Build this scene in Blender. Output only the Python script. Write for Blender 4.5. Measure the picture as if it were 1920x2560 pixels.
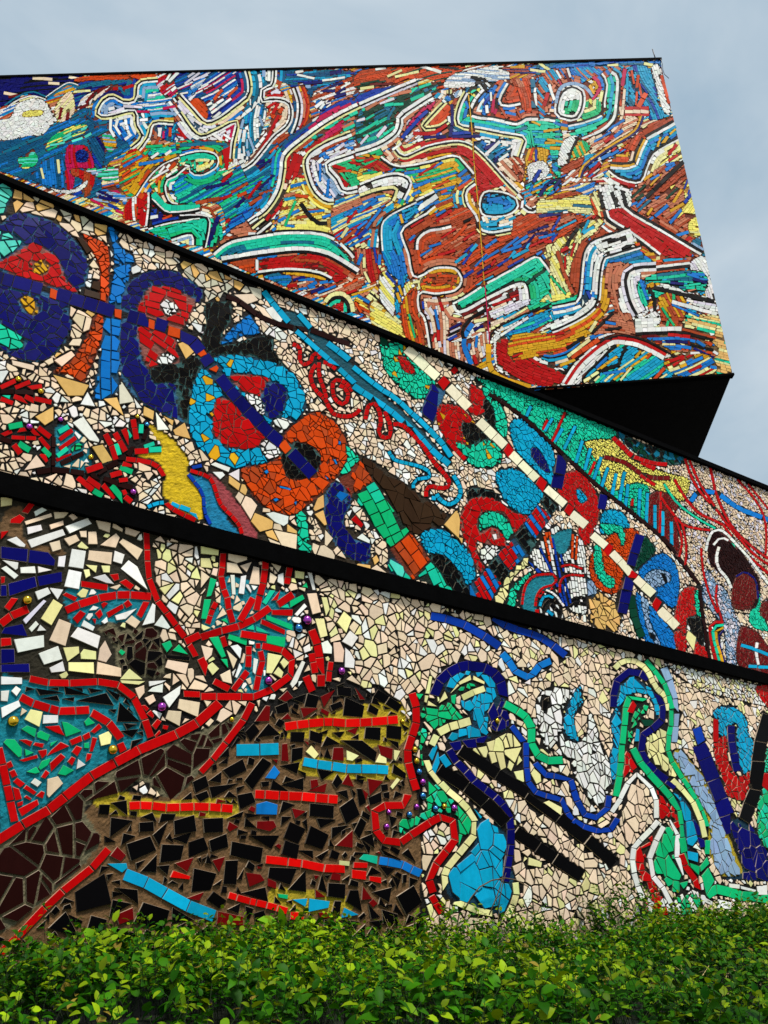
import bpy, math, random
import numpy as np
from mathutils import Vector, Matrix

for o in list(bpy.data.objects):
    bpy.data.objects.remove(o, do_unlink=True)
scene = bpy.context.scene
R = math.radians
random.seed(7)
rng = np.random.default_rng(11)

# ------------------------------------------------------------------ camera
PITCH = R(25.0)
CAM = np.array([0.0, 0.0, 1.6])
PW, PH, FPX = 1920.0, 2560.0, 1923.0
cam_data = bpy.data.cameras.new('camera')
cam_data.sensor_fit = 'HORIZONTAL'
cam_data.sensor_width = 36.0
cam_data.lens = FPX / PW * 36.0
cam_data.clip_start = 0.05
cam_data.clip_end = 2000.0
cam = bpy.data.objects.new('camera', cam_data)
scene.collection.objects.link(cam)
cam.location = CAM
cam.rotation_euler = (math.pi / 2 + PITCH, 0, 0)
scene.camera = cam

# ------------------------------------------------------------------ sky and sun (bright overcast)
SUN_ELEV, SUN_AZ = R(65), R(150)      # azimuth clockwise from +Y: behind the camera, to its right
world = bpy.data.worlds.new('World')
scene.world = world
world.use_nodes = True
wn, wl = world.node_tree.nodes, world.node_tree.links
wn.clear()
w_out = wn.new('ShaderNodeOutputWorld')
w_bg = wn.new('ShaderNodeBackground')
w_sky = wn.new('ShaderNodeTexSky')
w_sky.sky_type = 'NISHITA'
w_sky.sun_disc = False
w_sky.sun_elevation = SUN_ELEV
w_sky.sun_rotation = SUN_AZ
w_sky.dust_density = 4.0
w_sky.air_density = 1.4
w_co = wn.new('ShaderNodeTexCoord')
w_map = wn.new('ShaderNodeMapping')
w_map.inputs['Scale'].default_value = (1.0, 1.0, 1.6)
w_no = wn.new('ShaderNodeTexNoise')
w_no.inputs['Scale'].default_value = 2.1
w_no.inputs['Detail'].default_value = 6.0
w_no.inputs['Roughness'].default_value = 0.52
w_no.inputs['Distortion'].default_value = 0.6
w_rm = wn.new('ShaderNodeValToRGB')                 # cloud sheet: thin blue-grey to pale grey
w_rm.color_ramp.elements[0].position = 0.36
w_rm.color_ramp.elements[0].color = (4.3, 5.8, 7.1, 1)
w_rm.color_ramp.elements[1].position = 0.66
w_rm.color_ramp.elements[1].color = (7.5, 8.5, 9.2, 1)
w_mix = wn.new('ShaderNodeMix')
w_mix.data_type = 'RGBA'
w_mix.inputs[0].default_value = 0.86
wl.new(w_co.outputs['Generated'], w_map.inputs['Vector'])
wl.new(w_map.outputs['Vector'], w_no.inputs['Vector'])
wl.new(w_no.outputs['Fac'], w_rm.inputs['Fac'])
wl.new(w_sky.outputs['Color'], w_mix.inputs[6])
wl.new(w_rm.outputs['Color'], w_mix.inputs[7])
wl.new(w_mix.outputs[2], w_bg.inputs['Color'])
w_bg.inputs['Strength'].default_value = 0.048
wl.new(w_bg.outputs['Background'], w_out.inputs['Surface'])

sun_data = bpy.data.lights.new('sun', 'SUN')
sun_data.energy = 2.8
sun_data.angle = R(10)
sun_data.color = (1.0, 0.965, 0.91)
sun = bpy.data.objects.new('sun', sun_data)
scene.collection.objects.link(sun)
sd = Vector((math.sin(SUN_AZ) * math.cos(SUN_ELEV), math.cos(SUN_AZ) * math.cos(SUN_ELEV), math.sin(SUN_ELEV)))
sun.rotation_euler = sd.to_track_quat('Z', 'Y').to_euler()
sun.location = sd * 30

scene.view_settings.view_transform = 'Standard'
scene.view_settings.look = 'None'
scene.view_settings.gamma = 1.0
scene.view_settings.use_curve_mapping = False
scene.view_settings.exposure = 0.95

# ------------------------------------------------------------------ helpers
def srgb(r, g, b):
    f = lambda c: (c / 255 / 12.92) if c <= 10 else ((c / 255 + 0.055) / 1.055) ** 2.4
    return (f(r), f(g), f(b))

FWD = np.array([0.0, math.cos(PITCH), math.sin(PITCH)])
UPV = np.array([0.0, -math.sin(PITCH), math.cos(PITCH)])
RGT = np.array([1.0, 0.0, 0.0])

def rays(p):
    p = np.atleast_2d(np.asarray(p, float))
    return FWD + ((p[:, :1] - PW / 2) / FPX) * RGT + ((PH / 2 - p[:, 1:2]) / FPX) * UPV

def link(o, parent=None):
    scene.collection.objects.link(o)
    if parent is not None:
        o.parent = parent
    return o

def empty(name, loc=(0, 0, 0), label=None, cat=None, group=None):
    o = bpy.data.objects.new(name, None)
    o.location = loc
    link(o)
    if label: o['label'] = label
    if cat: o['category'] = cat
    if group: o['group'] = group
    return o

def mesh_obj(name, verts, faces, mat, parent=None, cols=None, smooth=False):
    me = bpy.data.meshes.new(name)
    me.from_pydata([tuple(v) for v in verts], [], [tuple(f) for f in faces])
    if cols is not None:
        at = me.color_attributes.new('Col', 'FLOAT_COLOR', 'POINT')
        a = np.ones((len(verts), 4), np.float32)
        a[:, :3] = cols
        at.data.foreach_set('color', a.ravel())
    me.materials.append(mat)
    if smooth:
        me.polygons.foreach_set('use_smooth', [True] * len(me.polygons))
    me.update()
    o = bpy.data.objects.new(name, me)
    link(o, parent)
    return o

def new_mat(name):
    m = bpy.data.materials.new(name)
    m.use_nodes = True
    n, l = m.node_tree.nodes, m.node_tree.links
    return m, n, l, n['Principled BSDF']

def mat_tile(name, rough=0.22, spec=0.5, dirt=0.35):
    m, n, l, b = new_mat(name)
    at = n.new('ShaderNodeAttribute'); at.attribute_name = 'Col'
    tc = n.new('ShaderNodeTexCoord')
    no = n.new('ShaderNodeTexNoise'); no.inputs['Scale'].default_value = 55; no.inputs['Detail'].default_value = 6
    no2 = n.new('ShaderNodeTexNoise'); no2.inputs['Scale'].default_value = 5.5; no2.inputs['Detail'].default_value = 8
    no2.inputs['Roughness'].default_value = 0.7
    l.new(tc.outputs['Object'], no.inputs['Vector']); l.new(tc.outputs['Object'], no2.inputs['Vector'])
    r1 = n.new('ShaderNodeMapRange'); r1.inputs[1].default_value = 0.3; r1.inputs[2].default_value = 0.8
    r1.inputs[3].default_value = 0.90; r1.inputs[4].default_value = 1.05
    l.new(no.outputs['Fac'], r1.inputs[0])
    mx = n.new('ShaderNodeMix'); mx.data_type = 'RGBA'; mx.blend_type = 'MULTIPLY'; mx.inputs[0].default_value = 1
    l.new(at.outputs['Color'], mx.inputs[6]); l.new(r1.outputs[0], mx.inputs[7])
    r2 = n.new('ShaderNodeMapRange'); r2.inputs[1].default_value = 0.60; r2.inputs[2].default_value = 0.82
    r2.inputs[3].default_value = 0.0; r2.inputs[4].default_value = dirt
    l.new(no2.outputs['Fac'], r2.inputs[0])
    md = n.new('ShaderNodeMix'); md.data_type = 'RGBA'; md.blend_type = 'MULTIPLY'
    md.inputs[7].default_value = (0.34, 0.28, 0.20, 1)
    mp = n.new('ShaderNodeMapping'); mp.inputs['Scale'].default_value = (9, 9, 0.7)
    no3 = n.new('ShaderNodeTexNoise'); no3.inputs['Scale'].default_value = 2.0; no3.inputs['Detail'].default_value = 7
    l.new(tc.outputs['Object'], mp.inputs['Vector']); l.new(mp.outputs['Vector'], no3.inputs['Vector'])
    r4 = n.new('ShaderNodeMapRange'); r4.inputs[1].default_value = 0.56; r4.inputs[2].default_value = 0.80
    r4.inputs[3].default_value = 0.0; r4.inputs[4].default_value = dirt * 0.9
    l.new(no3.outputs['Fac'], r4.inputs[0])
    mm = n.new('ShaderNodeMath'); mm.operation = 'MAXIMUM'
    l.new(r2.outputs[0], mm.inputs[0]); l.new(r4.outputs[0], mm.inputs[1])
    l.new(mm.outputs[0], md.inputs[0]); l.new(mx.outputs[2], md.inputs[6])
    l.new(md.outputs[2], b.inputs['Base Color'])
    r3 = n.new('ShaderNodeMapRange'); r3.inputs[3].default_value = rough; r3.inputs[4].default_value = rough + 0.3
    l.new(no2.outputs['Fac'], r3.inputs[0]); l.new(r3.outputs[0], b.inputs['Roughness'])
    b.inputs['Specular IOR Level'].default_value = spec
    bp = n.new('ShaderNodeBump'); bp.inputs['Strength'].default_value = 0.08; bp.inputs['Distance'].default_value = 0.004
    l.new(no.outputs['Fac'], bp.inputs['Height']); l.new(bp.outputs['Normal'], b.inputs['Normal'])
    return m

def mat_grout(name):
    m, n, l, b = new_mat(name)
    at = n.new('ShaderNodeAttribute'); at.attribute_name = 'Col'
    tc = n.new('ShaderNodeTexCoord')
    no = n.new('ShaderNodeTexNoise'); no.inputs['Scale'].default_value = 30; no.inputs['Detail'].default_value = 9
    no.inputs['Roughness'].default_value = 0.7
    l.new(tc.outputs['Object'], no.inputs['Vector'])
    r1 = n.new('ShaderNodeMapRange'); r1.inputs[1].default_value = 0.25; r1.inputs[2].default_value = 0.75
    r1.inputs[3].default_value = 0.45; r1.inputs[4].default_value = 1.3
    l.new(no.outputs['Fac'], r1.inputs[0])
    mx = n.new('ShaderNodeMix'); mx.data_type = 'RGBA'; mx.blend_type = 'MULTIPLY'; mx.inputs[0].default_value = 1
    l.new(at.outputs['Color'], mx.inputs[6]); l.new(r1.outputs[0], mx.inputs[7])
    l.new(mx.outputs[2], b.inputs['Base Color'])
    b.inputs['Roughness'].default_value = 0.85
    b.inputs['Specular IOR Level'].default_value = 0.2
    bp = n.new('ShaderNodeBump'); bp.inputs['Strength'].default_value = 0.7; bp.inputs['Distance'].default_value = 0.012
    l.new(no.outputs['Fac'], bp.inputs['Height']); l.new(bp.outputs['Normal'], b.inputs['Normal'])
    return m

def mat_plain(name, col, rough=0.7, scale=14, lo=0.6, hi=1.3, bump=0.4, metal=0.0, spec=0.3):
    m, n, l, b = new_mat(name)
    tc = n.new('ShaderNodeTexCoord')
    no = n.new('ShaderNodeTexNoise'); no.inputs['Scale'].default_value = scale; no.inputs['Detail'].default_value = 8
    no.inputs['Roughness'].default_value = 0.65
    l.new(tc.outputs['Object'], no.inputs['Vector'])
    r1 = n.new('ShaderNodeMapRange'); r1.inputs[1].default_value = 0.3; r1.inputs[2].default_value = 0.7
    r1.inputs[3].default_value = lo; r1.inputs[4].default_value = hi
    l.new(no.outputs['Fac'], r1.inputs[0])
    mx = n.new('ShaderNodeMix'); mx.data_type = 'RGBA'; mx.blend_type = 'MULTIPLY'; mx.inputs[0].default_value = 1
    mx.inputs[6].default_value = (*col, 1)
    l.new(r1.outputs[0], mx.inputs[7]); l.new(mx.outputs[2], b.inputs['Base Color'])
    b.inputs['Roughness'].default_value = rough
    b.inputs['Metallic'].default_value = metal
    b.inputs['Specular IOR Level'].default_value = spec
    if bump:
        bp = n.new('ShaderNodeBump'); bp.inputs['Strength'].default_value = bump; bp.inputs['Distance'].default_value = 0.01
        l.new(no.outputs['Fac'], bp.inputs['Height']); l.new(bp.outputs['Normal'], b.inputs['Normal'])
    return m

M_TILE = mat_tile('glazed_tile', rough=0.3, spec=0.03)
M_TESS = mat_tile('small_glazed_tile', rough=0.45, spec=0.04, dirt=0.22)
M_GROUT = mat_grout('mosaic_mortar')
M_BLACK = mat_plain('black_painted_concrete', (0.0012, 0.0012, 0.0013), 0.85, spec=0.015)
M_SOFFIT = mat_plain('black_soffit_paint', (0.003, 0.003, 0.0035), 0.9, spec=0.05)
M_BODY = mat_plain('dark_render', (0.05, 0.05, 0.05), 0.9)
M_SOIL = mat_plain('soil', (0.035, 0.025, 0.016), 0.95, 6)
M_PAVE = mat_plain('concrete_paving', (0.22, 0.21, 0.19), 0.9, 4)
M_METAL = mat_plain('dark_metal', (0.03, 0.03, 0.035), 0.5, metal=0.7)
M_TWIG = mat_plain('dry_twig', (0.09, 0.06, 0.03), 0.9, 40)
M_DRY = mat_plain('dry_grass', (0.42, 0.32, 0.13), 0.8, 40)

def mat_bead(name, col, dark_refl):
    m, n, l, b = new_mat(name)
    tc = n.new('ShaderNodeTexCoord')
    sx = n.new('ShaderNodeSeparateXYZ'); l.new(tc.outputs['Normal'], sx.inputs[0])
    no = n.new('ShaderNodeTexNoise'); no.inputs['Scale'].default_value = 8
    l.new(tc.outputs['Object'], no.inputs['Vector'])
    ad = n.new('ShaderNodeMath'); ad.operation = 'ADD'
    l.new(sx.outputs['Z'], ad.inputs[0]); l.new(no.outputs['Fac'], ad.inputs[1])
    rp = n.new('ShaderNodeValToRGB')
    rp.color_ramp.elements[0].position = 0.62; rp.color_ramp.elements[0].color = (*dark_refl, 1)  # reflection of dark surroundings painted into the bead colour, by surface normal
    rp.color_ramp.elements[1].position = 1.0; rp.color_ramp.elements[1].color = (*col, 1)
    l.new(ad.outputs[0], rp.inputs['Fac']); l.new(rp.outputs['Color'], b.inputs['Base Color'])
    b.inputs['Metallic'].default_value = 0.85
    b.inputs['Roughness'].default_value = 0.12
    return m
M_BEAD = {'a': mat_bead('amber_glass', (0.8, 0.5, 0.03), (0.05, 0.012, 0.006)),
          'p': mat_bead('purple_glass', (0.45, 0.06, 0.5), (0.02, 0.004, 0.06)),
          'b': mat_bead('blue_glass', (0.05, 0.25, 0.65), (0.006, 0.008, 0.05))}

# glaze colours (top, side of the tile)
PAL = {k: srgb(*v) for k, v in dict(
    w=(226, 226, 220), c=(227, 202, 172), y=(224, 219, 152), r=(178, 4, 6), R=(208, 8, 5), d=(33, 9, 7),
    m=(104, 7, 9), k=(5, 4, 5), n=(7, 8, 92), I=(232, 226, 194), b=(10, 54, 152), B=(14, 112, 190), t=(10, 152, 192),
    g=(12, 174, 108), G=(22, 190, 150), e=(4, 58, 40), o=(200, 66, 12), p=(188, 112, 80), a=(208, 154, 22),
    s=(136, 164, 194), v=(212, 206, 216), u=(216, 172, 100), q=(52, 34, 20), l=(232, 220, 104), z=(12, 100, 128),
    x=(186, 14, 74), h=(196, 190, 168), f=(166, 64, 26), j=(78, 204, 182), i=(8, 78, 118)).items()}
BISQ = srgb(206, 186, 160)
PAINT = {k: srgb(*v) for k, v in dict(
    black=(14, 11, 9), brown=(108, 80, 50), olive=(40, 36, 24), teal=(10, 118, 134), lemon=(172, 150, 32),
    ochre=(206, 172, 18), river=(14, 120, 160), mauve=(150, 62, 66), tealdark=(8, 74, 88), ice=(40, 92, 128),
    pinkish=(136, 78, 68), deep=(8, 50, 70), aqua=(44, 84, 82), rust=(104, 40, 16), grey=(96, 92, 84),
    bottle=(16, 34, 24), plum=(112, 56, 52), tan=(112, 84, 48), gold=(170, 124, 40), sand=(150, 132, 104),
    umber=(46, 36, 22), moss=(104, 98, 74), sky=(20, 66, 92)).items()}

# ------------------------------------------------------------------ traces of the three mosaics
LOWER = """
Z 0 1200 500
r wwwcccyy 6.8,9 0 120 1250 400 1330 1659 0 1659
Q olive 0 140 1659 520 1659 1659 0 1659
N brown 60 250 200 240 200 480 480 560 520 620 250 580 100 480 0 420
T n 0 550 235 575 225 690 0 655
T n 240 578 400 600 460 670 450 720 228 690
T n 60 860 290 800 310 890 70 970
T n 300 800 515 760 515 850 318 888
T n 0 870 55 870 60 970 0 970
T n 0 1280 30 1225 190 1190 235 1300
T n 0 1400 120 1400 125 1520 0 1530
T n 0 1530 245 1520 250 1600 0 1600
T r 170 270 235 190 295 200 230 290
T r 80 330 160 285 210 320 170 370 75 365
T r 0 430 80 420 0 510
T y 0 145 105 145 100 215 0 230
T w 275 265 385 205 410 245 290 310
T c 195 345 425 275 435 310 210 380
T w 215 395 340 370 355 420 225 460
T c 400 375 525 335 530 380 415 420
T c 440 265 580 268 530 320 450 330
T c 560 300 600 275 650 315 605 345
T w 530 390 730 310 765 365 570 455
T w 220 500 520 405 545 460 255 570
T w 45 500 135 470 215 540 205 565 160 560
T c 520 490 630 450 665 505 570 555
T c 400 525 495 500 510 580 430 605
T c 650 425 720 420 720 485 665 480
T c 725 430 800 425 810 540 725 540
T c 780 315 920 345 910 445 815 410
T c 930 355 1025 365 1015 440 925 400
T c 1035 385 1190 405 1120 480 1030 450
T c 820 545 960 440 995 480 960 570
T c 980 520 1015 485 1190 580 1140 670
T w 590 570 715 590 690 745 560 725
T w 565 740 680 765 655 915 525 890
T c 735 580 930 605 920 710 720 665
T w 945 585 1035 620 1010 705 930 680
T w 995 735 1065 660 1140 720 1225 930
T w 755 810 870 780 955 870 880 860
T y 695 700 810 710 795 780
T y 830 710 915 710 910 775 850 775
T y 685 745 740 740 750 800 705 825
T w 480 635 550 625 535 730 470 725
T w 160 725 290 715 300 780 165 780
T w 305 715 445 750 310 780
T w 0 660 155 685 150 740 130 755
T w 0 735 50 710 160 795 120 830
T r 665 835 895 870 890 925 665 890
T r 900 785 980 775 990 830 945 845
T r 980 850 1040 820 1115 875 1080 920
Q teal 560 900 900 890 1230 960 1180 1160 900 1180 640 1220 560 1100
L r70 150 540 1085 640 1040 760 1000 920 960 1130 955 1255 970
T r 510 955 545 930 645 975 620 1015
T r 595 1150 660 1080 715 1110 640 1200
T r 830 1030 860 1010 900 1025 850 1075
T r 780 1110 830 1065 855 1120 820 1160
T r 875 1100 1015 1025 1030 1065 895 1150
T r 1015 1025 1060 990 1100 1040 1045 1070
T r 1125 1120 1185 1005 1245 1010 1170 1155
T r 755 1150 800 1150 790 1210
T w 945 1125 1145 1060 1040 1160 960 1170
T c 1030 1180 1090 1120 1165 1180 1120 1240
T w 1170 1215 1260 1020 1290 1040 1280 1190
T w 1270 1210 1340 1115 1415 1225 1390 1245
T w 830 1180 885 1130 910 1240
T w 690 1160 790 1220 770 1260 665 1215
T w 280 930 395 890 425 945 310 1005
T v 180 1165 360 990 390 1005 210 1205
T y 330 1155 440 985 525 1040 425 1215
T w 230 1235 295 1165 325 1200 260 1270
T c 400 1335 485 1150 595 1190 545 1385
T w 575 1305 640 1220 835 1295 810 1405
T w 105 1325 365 1285 370 1390 140 1440
T w 310 1440 480 1375 520 1490 360 1540
T w 400 1560 520 1500 545 1590 420 1605
T y 515 1390 655 1380 660 1440 555 1515
T y 660 1440 690 1400 800 1420 800 1495 665 1490
T y 560 1510 780 1510 780 1615 560 1590
T c 800 1505 1005 1560 1005 1640 790 1615
T c 820 1400 870 1325 930 1450 880 1520 805 1500
T c 255 1455 310 1460 340 1560 440 1630 390 1625 300 1580
T r 25 1060 90 975 155 985 75 1095
L r75 140 0 1200 90 1130 235 1070
T r 0 1310 95 1305 100 1375 0 1390
T r 0 800 45 800 40 860 0 870
T a 165 950 280 955 275 1050 170 1035
O a 222 1000 48
R ddk 4.8,6 820 1240 920 1180 1010 1250 1100 1230 1280 1230 1330 1350 1350 1600 1180 1640 980 1560 960 1420 900 1300
L r55 150 1210 410 1215 530 1220 680 1215 760 1250 860 1300 1000 1350 1060 1420 1160 1530 1310 1610 1430 1659 1600
T g 1330 1360 1410 1330 1430 1380 1380 1440
T g 1420 1420 1480 1360 1570 1455
T g 975 1430 1000 1400 1045 1430 1010 1465
L r65 150 1530 1345 1659 1285
T c 1385 1490 1565 1520 1540 1620 1360 1560
T k 1365 1450 1580 1465 1570 1505 1370 1485
T y 985 1659 1070 1560 1190 1659
Z 0 1700 500
N teal 0 30 180 0 800 40 1000 130 1170 280 1230 480 1050 580 700 790 200 1160 0 1250
K k 7,6 190 80 250 30 380 60 820 55 950 90 1030 140 1090 190 1150 290 1190 400 1195 500 1060 580 1010 470 960 370 880 270 900 200 700 200 560 210 280 140
L r65 180 240 -10 440 30 630 25 800 15 920 25 1030 70 1110 150 1170 240 1200 340 1250 480
L r75 110 165 140 260 190 380 230 520 265 640 255 740 250
L r75 170 755 270 880 340 960 430 1000 490
T r 960 535 1020 510 1055 580 990 615
T w 0 -30 185 -20 185 40 0 45
T w 0 90 80 85 65 185 0 180
T w 85 95 130 45 180 80 135 145
T w 0 230 155 165 175 220 10 325
T y 195 330 250 240 355 265 325 400
T w 350 290 485 290 485 360 345 370
T c 160 310 175 225 230 260
O a 105 345 55
O a 930 580 50
O p 1335 225 50
T g 165 410 220 375 305 405 290 485
T g 300 440 335 415 420 455 395 515 300 480
T g 20 520 50 485 125 490 185 570 180 640 150 650
T g 195 565 290 605 205 640
T g 495 310 560 350 690 370 700 420 540 480
T g 690 350 730 305 795 360 710 390
T g 410 520 500 490 410 565
T g 310 730 340 670 430 640 400 710 330 755
T g 205 765 300 715 335 770 290 785
T g 470 785 520 700 620 750 540 800
T g 690 520 740 515 740 575 690 570
T r 355 385 490 375 540 470 450 440
T r 140 495 215 490 275 510 250 560
T r 265 545 285 515 370 525 355 570
T r 305 585 390 570 390 620 345 660
T r 375 640 420 580 500 510 580 550
T r 565 500 670 455 685 510 590 550
T r 675 460 740 425 755 480 695 510
T r 740 430 820 355 850 395 780 450
T r 760 470 810 480 770 600 735 600
T r 585 600 630 540 685 560 640 640
T r 550 680 590 630 630 650 595 720
T r 705 650 715 605 765 610 750 660 705 690
T r 405 690 500 605 545 640 420 770
T r 330 810 375 740 415 770 370 825
T r 140 665 310 615 320 650 190 685
L r75 180 -15 560 40 800 120 1180
T r 40 690 90 665 115 720 60 745
T r 65 760 120 735 150 795 95 820
T r 100 845 140 805 215 860 165 900
T r 185 900 215 865 310 930 280 960
T r 95 880 160 900 185 990 120 1010
T r 285 965 340 915 375 930 355 990
T r 190 975 215 950 270 985 245 1005
T r 130 1020 195 995 190 1040 140 1060
T r 140 1070 310 985 325 1035 175 1140
T w 630 710 640 650 715 705 625 750
T w 245 855 285 810 350 850 310 895
T c 385 820 480 795 525 860 400 985 380 960
T y 810 460 900 420 930 460 915 535 830 555
T r 1160 210 1200 205 1240 240 1210 270
T r 1205 280 1250 245 1280 300 1265 325
T r 1250 380 1300 320 1340 345 1290 420
T r 1345 370 1400 380 1385 420 1340 410
T r 1275 460 1320 410 1350 460 1290 490
T r 1400 380 1460 400 1440 435 1390 420
T y 985 0 1215 10 1150 45 1000 30
T c 1110 70 1195 40 1200 110 1150 170
T w 1215 100 1260 60 1355 25 1350 110
T c 1190 150 1270 115 1295 175 1235 215
T w 1340 145 1500 40 1490 120 1395 240
T c 1480 155 1659 185 1640 315 1465 240
T c 1390 250 1505 260 1490 390 1365 325
T r 1515 85 1659 95 1659 150 1520 145
T w 1225 10 1390 0 1340 30 1230 60
N brown 0 1650 480 1640 780 1420 830 1290 700 1100 1000 930 1420 980 1659 760 2000 500 2160 350 2500 200 2900 180 3400 600 3400 2250 2400 2300 0 2600 -300 2600 -300 1700
K kkkkkkkkkkkm 6.3,3.5 0 1700 480 1640 780 1420 830 1290 800 1050 1000 930 1420 980 1659 760 1900 500 2130 300 2300 150 2600 50 2900 20 3110 150 3400 350 3380 650 3360 1000 3440 1400 3440 2250 2400 2300 900 2400 0 2600 -300 2600 -300 1900
R d 7.5,6.5 0 1350 220 1230 460 1080 700 890 1180 630 1380 540 1659 420 1900 330 2050 250 1900 480 1659 760 1420 990 1180 830 990 950 800 990 700 1100 830 1290 780 1420 620 1600 0 2100 -100 1800
L r85 240 -50 1350 200 1190 430 1060 690 840 1000 660 1190 560 1300 510 1420 470 1659 340 1820 190
L r70 260 900 1400 760 1560 620 1659 300 1960 80 2200 0 2270
Q lemon 800 980 950 920 1300 1000 1659 980 1950 1000 1950 1150 1659 1130 1300 1130 1000 1130 800 1050
L R75 110 1065 1045 1220 1040 1380 1060 1659 1050 1930 1070
T t 870 1520 1050 1515 1060 1560 1010 1605
L t110 190 1030 1610 1250 1700 1500 1850 1780 1960
T R 1430 1575 1580 1625 1570 1659 1400 1640
T m 1435 1520 1610 1465 1550 1600
Z 500 1350 500
Q lemon 1000 1450 1659 1350 1659 1700 900 1659 650 1600
Q teal 230 300 600 420 780 450 760 560 780 750 720 880 560 940 540 1250 300 1260 340 1000 440 850 220 780 60 780 20 600 150 560
L r55 95 190 110 183 220 168 300 190 400 220 480 230 560 270 690
L r65 180 0 810 100 770 280 730 440 660 630 520 690 430
L r60 100 540 160 530 310 500 430 460 590
L r55 75 740 230 715 370
L r60 220 325 675 440 480
L r65 160 640 540 770 450
T r 585 580 770 575 765 635 590 625
T r 500 655 710 745 705 790 495 700
L r65 230 330 780 550 815
L r50 70 130 520 100 580 60 700
L r65 150 510 875 650 905 740 960 775 1080 720 1150 600 1235 490 1300 300 1300 0 1300
L r55 100 400 880 400 980 395 1060
L r55 120 390 1090 270 1250
L r50 60 455 880 500 880
L r55 130 495 920 515 1020 485 1120 460 1250
L r60 140 110 1170 240 1240
L r70 140 0 980 90 1160
L r50 100 180 800 210 890
L r70 130 920 745 970 880 990 1000 1000 1220
L r60 90 920 940 950 1110
L r65 150 870 1130 930 1260
L r50 90 1080 1010 1060 1180
T m 640 1320 720 1245 775 1310 700 1350
T m 445 1510 540 1370 580 1375 575 1510
T m 990 1300 1125 1235 1020 1400
T m 1270 1210 1370 1330 1320 1330
L r60 170 430 1350 340 1520 230 1659 130 1790 0 1930
T g 45 480 80 310 140 330 90 470
T g 0 660 30 490 95 490 50 665
T g 65 810 150 800 215 970 175 985
T g 160 985 225 985 235 1075
T g 220 825 235 780 395 825 385 880
T g 545 790 710 805 700 895 545 860
T g 540 620 770 700 770 755 540 665
T G 510 520 575 415 625 420 545 545
T g 735 510 850 450 870 490 740 570
T G 650 565 720 530 745 570
T G 370 740 440 700 450 755
T G 455 700 520 740 630 790 560 780 460 760
T g 160 665 215 645 240 705
T g 840 390 880 350 895 405
T G 420 450 465 435 460 465
T w 245 290 285 290 295 460 260 460
T w 335 300 385 290 360 460 310 450
T c 400 370 440 215 490 230 490 380
T c 215 185 300 195 355 285 215 275
T c 230 110 390 140 390 170 300 200 225 170
T y 0 50 155 85 150 135 0 120
T y 0 150 80 150 105 240 0 230
T c 0 250 80 310 0 410
T w 775 620 860 525 885 555 800 640
T c 580 185 685 200 645 275
T c 575 265 640 310 610 370 565 360
T c 320 215 430 180 385 275
T y 780 255 865 265 860 330 780 320
T w 885 265 925 270 960 420 930 420
T c 880 445 965 440 1000 605 925 625
T y 1000 475 1050 475 1075 580 1040 640
T y 950 650 1030 640 1055 800 990 820
T y 1125 690 1190 590 1260 650 1205 780
T w 1170 845 1240 750 1310 810 1255 895
T w 1000 850 1060 830 1095 890 1090 950 1015 945
T c 1100 850 1160 845 1195 920 1185 1020 1110 1015
T w 1195 890 1240 930 1280 1000 1275 1070 1195 1060
T y 555 935 680 960 590 1115 540 1110
T y 655 1020 690 975 740 1020 690 1075
T y 600 1110 645 1050 690 1100 670 1155
T w 740 1200 840 1000 870 1015 800 1190 760 1235
T c 155 1120 250 1070 265 1200 180 1180
T w 280 1140 325 1015 350 1060 300 1155
T w 430 1100 440 975 485 990 455 1125
T c 210 900 310 990 270 1080
T w 245 880 310 865 345 900 330 995
T c 0 870 105 900 95 960 40 1015
T y 45 1050 100 1010 160 1070 100 1130
O p 880 670 55
O b 810 735 48
O p 1165 1090 45
O p 560 1170 45
O a 260 1490 28
T k 1130 1210 1255 1225 1250 1310 1135 1290
L k75 150 1450 1270 1659 1400
L R75 110 700 1550 880 1525 1060 1510 1200 1520 1350 1515 1640 1490
Z 500 1850 500
Q lemon 850 150 1659 200 1659 330 900 300
Q lemon 620 1230 1220 1300 1180 1450 620 1400
L t105 180 295 85 480 82 650 75
L t80 130 850 180 950 200 1110 220 1230 240 1400 240 1560 250
L R80 100 450 450 560 455 700 465 800 465 900 475 1140 495
T B 460 530 545 505 640 535 635 625 460 620
T B 530 320 615 205 665 270 620 330
L R75 170 540 990 880 1030 1060 1070 1200 1070
T R 1265 1010 1390 1015 1385 1065 1260 1065
T R 1250 1070 1380 1085 1375 1165 1250 1150
T R 1395 1125 1500 1135 1500 1195 1395 1170
L R65 90 230 1285 380 1330 590 1380 720 1420
T R 745 1420 860 1425 855 1505 740 1490
T g 635 1270 730 1280 725 1325 645 1310
T t 750 1320 890 1310 870 1390
T t 900 1310 1075 1335 1060 1395 890 1430
T t 1160 1480 1190 1385 1320 1450
T m 670 30 720 25 735 185 665 180
T m 1085 170 1100 60 1185 60 1190 180
T m 1465 35 1600 70 1590 170 1490 130
T m 1165 370 1225 270 1280 395
T m 1380 315 1520 340 1395 470
T m 750 560 880 590 780 660
T m 465 670 610 665 635 720 575 765 460 735
T m 215 735 235 670 325 720 240 770
T m 1110 880 1265 740 1265 900
T m 90 995 210 960 155 1110
T m 370 1095 500 1110 540 1165 400 1225
T m 930 1115 990 1120 950 1170
T m 1070 1160 1090 1090 1165 1110 1160 1175
T m 970 1430 1040 1420 1095 1485 990 1480
T m 1390 1350 1430 1310 1475 1355 1430 1395
T y 870 100 920 40 985 120 945 165
T y 1210 80 1320 130 1260 180 1210 170
T y 1445 190 1485 110 1545 150 1545 200
T y 1600 80 1659 90 1620 180 1600 160
T y 1570 390 1630 310 1659 330 1590 415
T y 1145 995 1240 1005 1235 1050 1145 1040
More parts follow.
